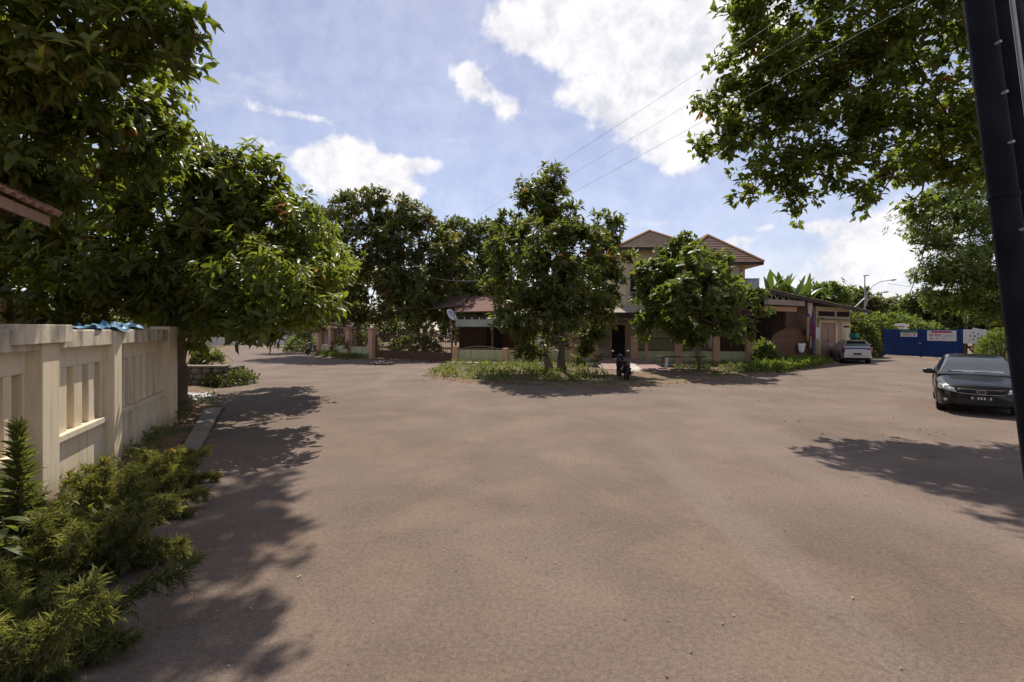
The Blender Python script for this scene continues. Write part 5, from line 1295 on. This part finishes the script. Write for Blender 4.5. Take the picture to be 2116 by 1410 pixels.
tree('feathery_tree', 'fine leaved tree at the right beyond the black sedan', (26.5, 25.5, 0), img_blobs([
    (1960, 470, 24, 1.5), (2030, 420, 24, 1.6), (2000, 540, 23.5, 1.5), (1940, 560, 24, .9), (2040, 600, 23.5, 1.4), (1975, 620, 23.5, .9), (1920, 500, 24.4, .7), (2090, 500, 24, 1.6), (2100, 640, 23.5, 1.2), (1930, 610, 24, .5), (2030, 650, 23.5, .6), (1980, 400, 24.5, 1.2), (2060, 340, 24, 1.4)]),
     'leaf_bright', 'bark', .22, 3.2, 24, density=14, k=9, length=.24, width=.36, fine=False, inner=.5, flat=.62, tilt=(1.0, 1.5), droop=.12)
# garden trees behind the iron gate
tree('garden_tree', 'dark tree with crooked trunk inside the garden behind the capped pillars', (-12.8, 40.4, 0), nearer(.92, [
    (690, 470, 43, 1.7), (750, 420, 43, 1.4), (750, 500, 42, 2.0), (690, 540, 42, 1.8), (780, 560, 42, 1.7), (650, 500, 44, 1.3), (660, 570, 44, 1.5), (720, 600, 41, 1.2), (770, 405, 43, .9), (720, 410, 43.4, .7), (790, 470, 43, 1.2), (660, 620, 43, 1.1), (650, 450, 45, .9), (700, 650, 41, 1.2), (760, 640, 42, 1.3), (640, 660, 44, 1.0), (800, 520, 42, 1.5), (820, 580, 41, 1.4), (640, 490, 44, 1.4), (630, 540, 44, 1.4), (690, 430, 44, .8)]),
     'leaf_dark', 'grey_bark', .24, 2.6, 31, density=6, k=8, length=.42, width=.45, fine=False, inner=.6, odd=.03)
tree('garden_tree', 'broad dark tree in the garden right behind the wide iron gate', (-7.0, 38.8, 0), nearer(.91, [
    (840, 440, 43, 1.5), (830, 500, 42, 1.9), (880, 470, 43, 1.1), (900, 520, 42, 1.6), (860, 570, 41, 1.6), (810, 600, 41, 1.0), (920, 580, 42, 1.3), (870, 620, 40, .9), (830, 425, 43.5, .7), (930, 500, 43, 1.0), (790, 650, 41, 1.0), (850, 655, 40, 1.0), (910, 640, 41, 1.1), (945, 560, 42, 1.4), (800, 450, 43, 1.0)]),
     'leaf_dark', 'grey_bark', .22, 2.4, 32, density=6, k=8, length=.42, width=.45, fine=False, inner=.6, odd=.05)
tree('garden_tree', 'lighter green tree between the dark garden trees and the two stemmed tree', (-3.2, 44, 0), img_blobs([
    (955, 490, 42, 1.4), (1000, 495, 43, 1.4), (925, 505, 42, 1.4), (1010, 475, 44, 1.2), (945, 475, 43, 1.1), (980, 560, 43, 1.6), (1020, 560, 44, 1.3), (950, 600, 42, 1.1), (1010, 620, 42, 1.0), (940, 540, 44, 1.0), (985, 640, 42, .9), (1040, 600, 44, 1.3), (1030, 530, 44, 1.4), (975, 520, 43, 1.5), (940, 650, 41, .8)]),
     'leaf_far', 'grey_bark', .2, 3.0, 33, density=6, k=8, length=.40, width=.45, fine=False, inner=.55, odd=.1)
tree('garden_tree', 'low bushy tree at the far end of the left road, beside the black scooter', (-19.2, 46, 0), img_blobs([
    (640, 640, 46, 1.0), (625, 600, 46, 1.2), (650, 600, 47, 1.3), (655, 670, 44, .8), (620, 560, 48, 1.2), (630, 690, 45, .6), (640, 530, 48, 1.2)]),
     'leaf_center', 'grey_bark', .16, 1.6, 34, density=7, k=8, length=.36, width=.45, fine=False, inner=.6)
# trees beyond, right and left
for i, (u, v, Y, s, m_, lab) in enumerate([
        (1715, 615, 58, 2.6, 'leaf_bright', 'rounded bright green tree behind the carport roof'),
        (1785, 622, 66, 2.6, 'leaf_dark', 'dark rounded tree behind the street lamp pole'),
        (1850, 640, 70, 3.0, 'leaf_dark', 'dark tree standing behind the left half of the blue gate'),
        (1910, 635, 66, 3.0, 'leaf_far', 'mid green tree above the larger white banner'),
        (1975, 640, 62, 3.0, 'leaf_dark', 'dark tree behind the dotted sign board'),
        (2060, 620, 60, 3.4, 'leaf_far', 'mid green tree behind the clipped round bush'),
        (1180, 600, 60, 3.2, 'leaf_dark', 'dark tree hidden behind the left wing of the house'),
        (560, 625, 95, 4.0, 'leaf_far', 'distant tree above the far end of the left road'),
        (480, 630, 80, 3.4, 'leaf_far', 'distant tree left of the far road end'),
        (700, 580, 66, 4.0, 'leaf_dark', 'tall dark tree behind the capped pillar garden'),
        (840, 590, 64, 4.0, 'leaf_dark', 'tall dark tree behind the wide iron gate garden'),
        (980, 600, 60, 3.4, 'leaf_dark', 'dark tree behind the red terrace roof'),
        (2180, 600, 55, 3.6, 'leaf_far', 'green tree beyond the right edge fence'),
        (390, 610, 60, 3.4, 'leaf_dark', 'dark tree beyond the trunk of the glossy leaved tree'),
        (1640, 640, 62, 2.6, 'leaf_far', 'mid green tree behind the banana plants')]):
    c = at(u, v, Y); rng = random.Random(i)
    bl = [(c.x + rng.uniform(-.8, .8) * s, c.y + rng.uniform(-.6, .6) * s, max(1.2, c.z + rng.uniform(-.9, .35) * s), s * rng.uniform(.4, .62)) for _ in range(9)]
    tree('far_tree', lab, (c.x, c.y, 0), bl, m_, 'grey_bark', .25, max(1.6, c.z - 2.2), 50 + i, density=3.4, k=7, length=.62, width=.5, fine=False, group='trees beyond the houses', twig=False, inner=.6)


def hedge(name, label, c, r, m, seed, n, length=.2, width=.35, kind=None):
    rng = np.random.default_rng(seed); o = unit(rng.normal(size=(n, 3))); o[:, 2] = np.abs(o[:, 2]); rad = .78 + .3 * rng.random(n)
    root = thing(name, label, 'bush', (c[0], c[1], c[2] if len(c) > 2 else 0), 0)
    P = o * rad[:, None] * np.array(r); A = rosettes(rng, P, o, 6, length, width, (.3, 1.1), .04, .1)
    mesh_obj('foliage', leaves_mesh('foliage', *A, False), m, root)
    st = MB()
    for q in range(6): st.tube([(0, 0, -.05), (r[0] * .3 * math.cos(q), r[1] * .3 * math.sin(q), r[2] * .5), (r[0] * .6 * math.cos(q), r[1] * .6 * math.sin(q), r[2] * .85)], [.04, .03, .01], 5)
    st.build('stems', 'bark', root)
    return root


hedge('wall_shrub', 'dark shrubs crowding behind the cream wall under the trees', (-11.0, 11.2), (1.6, 3.0, 2.9), 'leaf_dark', 13, 420, .3, .4)
hedge('clipped_bush', 'clipped dome shaped bush beside the grey board fence', at(2068, 745, 31.5).xy.to_tuple() + (0,), (1.25, 1.2, 2.1), 'leaf_bright', 3, 900, .2, .22)
hedge('flowering_bush', 'small leafy bush at the corner of the house fence before the brown gate', (14.2, 27.2), (.62, .6, 1.45), 'leaf_round', 4, 220, .24, .5)
hedge('roadside_bush', 'leafy bush growing over the wall between silver car and blue gate', (27.2, 38.5), (1.7, 1.5, 3.2), 'leaf_center', 5, 700, .3, .45)
hedge('roadside_bush', 'dark low bush beside the planter stones on the left', (-11.2, 19.2), (.8, 1.2, .55), 'leaf_dark', 6, 260, .16, .4)
hedge('potted_bush', 'dark spiky bush standing on the low stone planter', (-12.6, 20.0, .75), (.5, .5, .6), 'leaf_dark', 7, 120, .25, .25)
hedge('garden_bush', 'green bushes seen through the bars of the wide iron gate', (-7.4, 37.2), (2.2, 1.0, 1.6), 'leaf_center', 8, 420, .26, .5)
hedge('garden_bush', 'dark shrub behind the capped peach pillars', (-12.8, 39.8), (2.2, 1.2, 1.9), 'leaf_dark', 9, 420, .26, .4)
hedge('roadside_bush', 'grassy mound at the end of the left road beside the black scooter', (-20.3, 47), (1.6, 1.4, 1.6), 'leaf_bright', 10, 320, .3, .35)
hedge('hillside_bush', 'pale green bank of shrubs above the blue gate', (38.5, 51), (7.5, 3, 3.6), 'leaf_bright', 12, 1300, .45, .4)


def blade(rng, base, direction, length, width, droop, n=7, fold=.15):
    """one long arching leaf: rows of three points"""
    d = Vector(direction).normalized(); s = d.cross(Vector((0, 0, 1)))
    s = s.normalized() if s.length > .05 else Vector((1, 0, 0))
    vs = []; p = Vector(base); st = length / n
    for i in range(n + 1):
        t = i / n; w = width * (math.sin(math.pi * min(1, .12 + t * .88)) ** .7) * .5
        up = s.cross(d).normalized()
        if i == n: w = .003
        vs += [p + s * w + up * w * fold, p.copy(), p - s * w + up * w * fold]
        p = p + d * st; d = (d + Vector((0, 0, -droop / n))).normalized()
    fs = []
    for i in range(n):
        for k in (0, 1): fs.append((i * 3 + k, i * 3 + k + 1, i * 3 + k + 4, i * 3 + k + 3))
    return vs, fs


def set_var(o, val):
    a = o.data.attributes.new('var', 'FLOAT', 'POINT'); a.data.foreach_set('value', np.full(len(o.data.vertices), val, np.float32))


def banana(label, base, seed, nl=9, h=3.2, ll=2.4):
    rng = np.random.default_rng(seed); root = thing('banana_plant', label, 'banana plant', base, 0, 'banana plants behind the carport')
    MB().tube([(0, 0, -.1), (.05, 0, h * .5), (0, .05, h)], [.17, .14, .09], 10).build('stem', 'leaf_bright', root, smooth=True)
    for q in range(nl):
        a = q * 2.4 + rng.random(); el = rng.uniform(.75, 1.45); d = (math.cos(a) * math.cos(el), math.sin(a) * math.cos(el), math.sin(el))
        v, f = blade(rng, (0, 0, h - .1), d, ll * rng.uniform(.75, 1.1), .62 * rng.uniform(.8, 1.1), rng.uniform(.5, 1.6), 10)
        o = MB().add(v, f).build('leaf', 'banana_leaf', root, smooth=True, fix=False); set_var(o, float(rng.uniform(.1, .9)))
    return root
for i, (u, Y, lab, h) in enumerate([(1590, 42, 'leftmost banana plant showing above the carport roof', 4.0), (1618, 43, 'tallest banana plant above the middle of the carport roof', 4.4), (1645, 42.5, 'banana plant with arching leaves right of the tallest one', 3.9), (1668, 44, 'rightmost banana plant above the carport roof', 3.9)]):
    c = at(u, 700, Y); banana(lab, (c.x, c.y, 0), 60 + i, 10, h + .5, 2.8)


def dracaena(label, base, h, seed, n=46, ll=.8):
    rng = np.random.default_rng(seed); root = thing('dracaena', label, 'plant', base, 0)
    MB().tube([(0, 0, -.05), (.03, 0, h * .6), (0, 0, h)], [.05, .04, .03], 7).build('stem', 'bark', root, smooth=True)
    for q in range(n):
        a = rng.random() * 6.283; el = rng.uniform(-.3, 1.35); d = (math.cos(a) * math.cos(el), math.sin(a) * math.cos(el), math.sin(el))
        v, f = blade(rng, (0, 0, h * rng.uniform(.55, 1)), d, ll * rng.uniform(.6, 1.1), .07, rng.uniform(.6, 1.6), 5)
        o = MB().add(v, f).build('leaf', 'leaf_dark', root, fix=False); set_var(o, float(rng.uniform(0, .9)))
dracaena('spiky leaved plant standing before the capped fence pillars', (-11.9, 35.0, 0), 1.3, 71)


# ------------------------------------------------------------------ plants in the left foreground
def feathery(label, base, n, ln, seed, spread=1.0, lean=(0, 0), flower=0.0, up=(.35, 1.25)):
    rng = np.random.default_rng(seed); root = thing('feathery_shrub', label, 'shrub', base, 0, 'feathery shrubs before the cream wall')
    st = MB(); P = []; D = []; U = []; Ln = []; W = []; var = []
    for q in range(n):
        a = rng.random() * 6.283; el = rng.uniform(*up); d = Vector((math.cos(a) * math.cos(el) * spread + lean[0], math.sin(a) * math.cos(el) * spread + lean[1], math.sin(el))).normalized()
        L = ln * rng.uniform(.55, 1.1); p = Vector((rng.normal(scale=.12), rng.normal(scale=.12), 0)); pts = [p.copy()]; k = 9; tone = rng.uniform(.1, .75)
        for i in range(k):
            d = (d + Vector((rng.normal(scale=.06), rng.normal(scale=.06), -.075))).normalized(); p = p + d * (L / k); pts.append(p.copy())
            if i >= 2:
                for s in range(8):
                    # side twig with thread-like leaflets
                    sd_ = unit(np.array(d) * .7 + rng.normal(scale=.7, size=3)); sl = .24 * L * rng.uniform(.5, 1.0) * (1 - .4 * i / k)
                    m_ = 24; tt = (np.arange(m_) + .5) / m_; base_ = np.array(p) - np.array(d) * (L / k) * rng.random()
                    pos = base_ + sd_ * (tt * sl)[:, None] - np.array([0, 0, .12]) * (tt ** 2 * sl)[:, None]
                    dd = unit(sd_ * .8 + rng.normal(scale=.65, size=(m_, 3)))
                    P.append(pos); D.append(dd); U.append(rng.normal(size=(m_, 3)) + [0, 0, 1.5]); Ln.append(.035 + .06 * rng.random(m_)); W.append(np.full(m_, .0045)); var.append(np.clip(tone + rng.normal(scale=.12, size=m_), 0, .93))
                    P.append(base_[None]); D.append(sd_[None]); U.append(np.array([[0, 0, 1.]])); Ln.append(np.array([sl])); W.append(np.array([.004])); var.append(np.array([tone]))
        st.tube(pts, list(np.linspace(.012, .003, len(pts))), 5)
        if rng.random() < flower:
            m_ = 12; P.append(np.repeat(np.array(p)[None], m_, 0) + rng.normal(scale=.025, size=(m_, 3))); D.append(unit(rng.normal(size=(m_, 3)))); U.append(rng.normal(size=(m_, 3))); Ln.append(np.full(m_, .05)); W.append(np.full(m_, .03)); var.append(np.full(m_, .97))
    st.build('stems', 'weed_leaf', root); 
    mesh_obj('foliage', leaves_mesh('foliage', *(np.concatenate(x) for x in (P, D, U, Ln, W, var)), False), 'fern_leaf', root)


feathery('largest feathery green shrub spreading over the road edge at lower left', (-3.75, 4.3, 0), 48, .86, 81, flower=.12)
feathery('feathery shrub at the bottom left corner of the picture', (-3.2, 3.05, 0), 34, .95, 82, lean=(-.1, -.2))
feathery('feathery shrub against the cream wall with yellowish tips', (-4.5, 5.6, 0), 34, .82, 83, flower=.2)
feathery('low feathery shrub by the second wall post, nearest the concrete kerb', (-4.95, 6.8, 0), 26, .62, 84, flower=.35)
feathery('feathery shrub leaning out of the left picture edge', (-4.3, 3.9, 0), 30, .95, 85)


def yew_seedling(label, base, h, seed, rows=26):
    rng = np.random.default_rng(seed); root = thing('needle_plant', label, 'plant', base, 0)
    MB().tube([(0, 0, -.05), (.02, 0, h * .5), (0, 0, h)], [.022, .016, .006], 7).build('stem', 'bark', root, smooth=True)
    P = []; D = []; Ln = []; var = []
    for r in range(rows):
        t = r / rows; z = h * (.22 + .78 * t); k = 15
        a = np.arange(k) * 2.4 + r * 1.1; e = .35 + .8 * t ** 1.5
        d = np.stack([np.cos(a) * np.cos(e), np.sin(a) * np.cos(e), np.full(k, math.sin(e))], 1) + rng.normal(scale=.12, size=(k, 3))
        P.append(np.stack([np.zeros(k), np.zeros(k), np.full(k, z)], 1) + rng.normal(scale=.006, size=(k, 3))); D.append(d); Ln.append((.24 - .10 * t) * rng.uniform(.7, 1.1, k)); var.append(np.clip(.15 + .5 * t + .3 * rng.random(k), 0, .9))
    P = np.concatenate(P); D = np.concatenate(D); Ln = np.concatenate(Ln); var = np.concatenate(var)
    mesh_obj('needles', leaves_mesh('needles', P, D, np.tile([0, 0, 1.], (len(P), 1)) + rng.normal(scale=.2, size=(len(P), 3)), Ln, np.full(len(P), .022), var, True), 'leaf_center', root)
yew_seedling('upright needle leaved seedling before the slotted cream wall', (-4.28, 4.2, 0), 1.35, 91)
yew_seedling('smaller needle leaved seedling at the left picture edge', (-4.75, 4.35, 0), 1.1, 92)


def broad_seedling(label, base, h, seed):
    rng = np.random.default_rng(seed); root = thing('broad_leaved_seedling', label, 'plant', base, 0)
    MB().tube([(0, 0, -.05), (.03, .02, h * .5), (0, 0, h)], [.016, .012, .006], 6).build('stem', 'bark', root)
    for q in range(22):
        t = q / 22; a = q * 2.4; el = rng.uniform(-.5, .3)
        v, f = blade(rng, (0, 0, h * (.25 + .75 * t)), (math.cos(a) * math.cos(el), math.sin(a) * math.cos(el), math.sin(el)), .22 * rng.uniform(.7, 1.1), .075, .9, 5)
        o = MB().add(v, f).build('leaf', 'weed_leaf', root, fix=False, smooth=True); set_var(o, float(rng.uniform(.2, .9)))
broad_seedling('pale broad leaved seedling below the needle leaved one', (-3.95, 3.75, 0), .75, 93)
broad_seedling('pale broad leaved seedling at the very left edge', (-4.05, 3.55, 0), .6, 94)


# ------------------------------------------------------------------ planter stones, odds and ends on the left
pl = thing('stone_planter', 'low rough stone planter beyond the trunk on the left roadside', 'planter', (-12.3, 18.6, 0), 0)
rng = random.Random(9)
for r in range(3):
    for k in range(6):
        w = rng.uniform(.28, .42); MB().ellip((-.9 + k * .38 + (r % 2) * .15, rng.uniform(-.03, .03), .13 + r * .23), (w / 2 + .04, .17, .135), (rng.uniform(-.1, .1), 0, rng.uniform(-.2, .2)), 9, 6, .7).build('stone', 'stone', pl)
MB().box((.1, .75, .36), (2.3, 1.4, .70)).build('soil_bed', 'stone', pl, bevel=.04)
MB().box((.1, .1, .76), (2.4, .5, .07)).build('coping', 'concrete', pl, bevel=.01)
for i, (x, y, s) in enumerate([(-9.9, 14.6, .16), (-10.4, 15.1, .12), (-9.6, 15.6, .10), (-10.9, 14.7, .14)]):
    tag(MB().ellip((x, y, .1 + s * .5), (s, s * .8, s * .6), (i, 0, i), 9, 6, .8).build('loose_stone', 'pale_concrete'), ['pale stone nearest the kerb on the broken paving', 'small pale stone in the middle of the broken paving', 'smallest pale stone at the road edge of the paving', 'pale stone at the planter side of the broken paving'][i], 'stone', 'stones on the broken paving')
for i, (u, Y, lab) in enumerate([(398, 21, 'weathered wooden post nearest the tree trunk on the left'), (418, 24, 'weathered wooden post standing behind the planter')]):
    c = at(u, 700, Y); o = MB().tube([(c.x, c.y, -.1), (c.x + .05, c.y, 2.6)], [.10, .08], 8).build('wooden_post', 'bark', smooth=True); tag(o, lab, 'post')


def far_end():
    # what closes the left road: pale low wall, parked pale van, pinkish house
    h = thing('pink_house', 'pinkish house with dark red roof at the far end of the left road', 'house', (-30, 72, 0), .25)
    MB().box((0, 0, 1.6), (12, 6, 3.2)).build('wall', 'pink_paint', h)
    MB().prism([(-6.8, -3.8, 3.2), (6.8, -3.8, 3.2), (6.8, 0, 5.2), (-6.8, 0, 5.2)], (0, 0, .15)).prism([(-6.8, 0, 5.2), (6.8, 0, 5.2), (6.8, 3.8, 3.2), (-6.8, 3.8, 3.2)], (0, 0, .15)).build('roof', 'red_sheet', h)
    for x in (-4, -1.2, 1.8, 4.4):
        w = MB().box((x, -3.03, 1.7), (1.3, .08, 1.3)).build('window', 'white_paint', h); MB().box((x, -3.09, 1.7), (1.1, .03, 1.1)).build('pane', 'window_glass', w)
    w = thing('garden_wall', 'long whitish garden wall crossing the far end of the left road', 'wall', (-33, 66, 0), .12)
    MB().box((0, 0, .55), (22, .2, 1.1)).build('panel', 'white_paint', w)
    for k in range(9): MB().box((-10.5 + k * 2.6, 0, .65), (.3, .3, 1.35)).build('post', 'cream_paint', w)
far_end()


def far_wood():
    rng = np.random.default_rng(77); n = 5200
    x = rng.uniform(-95, 110, n); y = 82 + rng.uniform(0, 9, n) + .05 * np.abs(x); z = rng.random(n) ** .8 * (5.5 + 1.6 * np.sin(x * .35) + 1.2 * np.sin(x * .83 + 1))
    P = np.stack([x, y, z], 1); O = np.tile([0, -.6, .6], (n, 1)) + rng.normal(scale=.4, size=(n, 3))
    A = rosettes(rng, P, O, 6, 1.1, .5, (.4, 1.3), .3, .2)
    o = mesh_obj('far_wood', leaves_mesh('far_wood', *A, False), 'leaf_dark'); o['kind'] = 'stuff'; o['label'] = 'continuous dark belt of trees far behind the houses'
far_wood()


# ------------------------------------------------------------------ weeds, grass, fallen leaves
def stuff(o, label): o['kind'] = 'stuff'; o['label'] = label; return o


def scatter(poly, n, rng, lo=0, hi=99):
    xs = [p[0] for p in poly]; ys = [p[1] for p in poly]; x = rng.uniform(min(xs), max(xs), n * 6); y = rng.uniform(min(ys), max(ys), n * 6)
    d = edge_dist(poly, x, y); k = inside(poly, x, y) & (d > lo) & (d < hi); return x[k][:n], y[k][:n]


def weeds(name, label, pts, m, seed, k, length, width, zb=.05, tall=1.0):
    rng = np.random.default_rng(seed); P = []; D = []; Ln = []; W = []; V = []
    for (x, y) in pts:
        s = rng.uniform(.5, 1.3) * tall; a = rng.random(k) * 6.283; e = rng.uniform(.25, 1.35, k); h = rng.random(k) * .22 * s
        P.append(np.stack([x + rng.normal(scale=.10, size=k), y + rng.normal(scale=.10, size=k), zb + h], 1)); D.append(np.stack([np.cos(a) * np.cos(e), np.sin(a) * np.cos(e), np.sin(e)], 1))
        Ln.append(length * s * rng.uniform(.5, 1.1, k)); W.append(np.full(k, length * width)); V.append(np.clip(rng.uniform(.2, .8) + rng.normal(scale=.15, size=k), 0, .98))
    P, D, Ln, W, V = (np.concatenate(q) for q in (P, D, Ln, W, V))
    return stuff(mesh_obj(name, leaves_mesh(name, P, D, np.tile([0, 0, 1.], (len(P), 1)) + rng.normal(scale=.3, size=(len(P), 3)), Ln, W, V, False), m), label)


rng = np.random.default_rng(15)
x, y = scatter(VERGE, 1700, rng, .35)
dens = (.5 + .5 * np.sin(x * 1.1 + 1) * np.sin(y * 1.4)) + np.where(x < 3.4, .45, -.1) + np.where(x > 11, .5, 0) - np.where((x > 4.2) & (x < 8.6) & (y < 29.2), 2, 0)
kp = dens > rng.random(len(x)) * 1.25
weeds('weeds', 'leafy green weeds covering the verge before the house fence', list(zip(x[kp], y[kp])), 'weed_leaf', 16, 12, .19, .28)
x, y = scatter([(11.5, 23.6), (13.5, 24.2), (17.2, 27.2), (20.0, 30.4), (17.0, 30.0), (14.5, 28.2)], 420, rng, .1)
weeds('weeds.001', 'bright low weeds before the brown plank gate', list(zip(x, y)), 'leaf_bright', 17, 16, .26, .3, tall=1.3)
x, y = scatter(VERGE_L, 300, rng, .2); weeds('weeds.002', 'shaded grass strip before the capped peach pillars', list(zip(x, y)), 'weed_leaf', 18, 12, .26, .12)
x, y = scatter(VERGE_W, 1500, rng, .1); k2 = (x > -9.2 - 0 * y) & (y > 1.5) & ~((y > 7.2) & (x > -8.4) & (x > -4.75 - (y - 7.3) * .52 - .75))
weeds('weeds.003', 'low weeds growing along the foot of the cream wall', list(zip(x[k2], y[k2])), 'weed_leaf', 19, 11, .15, .3)


def fallen(name, label, x, y, seed, z, size=.09):
    rng = np.random.default_rng(seed); n = len(x); a = rng.random(n) * 6.283; D = np.stack([np.cos(a), np.sin(a), rng.normal(scale=.15, size=n)], 1)
    P = np.stack([x, y, np.full(n, z) + .006 * rng.random(n)], 1)
    stuff(mesh_obj(name, leaves_mesh(name, P, D, np.tile([0, 0, 1.], (n, 1)) + rng.normal(scale=.35, size=(n, 3)), size * rng.uniform(.5, 1.3, n), size * .5 * rng.uniform(.6, 1.2, n), rng.random(n), False), 'dry_leaf'), label)
x, y = scatter(VERGE, 2600, rng, -1, .9); fallen('fallen_leaves', 'brown fallen leaves along the edge of the verge', x, y, 21, .04, .13)
x = rng.uniform(-4, 16, 900); y = rng.uniform(16.2, 22, 900); k3 = inside(ROAD, x, y) & (edge_dist(VERGE, x, y) < rng.exponential(.7, 900)); fallen('fallen_leaves.001', 'dry leaves blown onto the road beside the verge', x[k3], y[k3], 22, .012, .11)
y = rng.uniform(2.4, 22, 300); x = rng.uniform(-.75, .95, 300) * y; k3 = inside(ROAD, x, y); fallen('fallen_leaves.002', 'scattered small dry leaves over the open road', x[k3], y[k3], 23, .008, .032)
y = rng.uniform(8, 22, 130); x = rng.uniform(.5, .98, 130) * y; k3 = inside(ROAD, x, y); fallen('fallen_leaves.003', 'dry leaves lying under the right hand tree', x[k3], y[k3], 24, .008, .08)

x, y = scatter(VERGE_W, 1500, rng, -1, .8); k3 = (x > -9) & (x > -4.2 - y * .42 - 1.6); fallen('fallen_leaves.004', 'dry leaves and twigs along the foot of the left kerb', x[k3], y[k3], 25, .06, .08)
y = rng.uniform(2.5, 17, 2600); xe = np.interp(y, [2, 3, 4.5, 8, 13.2, 17], [-3.35, -3.35, -3.9, -5.2, -7.9, -10.5]); x = xe + rng.exponential(.35, 2600); fallen('gravel', 'fine gravel and crumbs washed against the left edge of the road', x, y, 26, .006, .022)
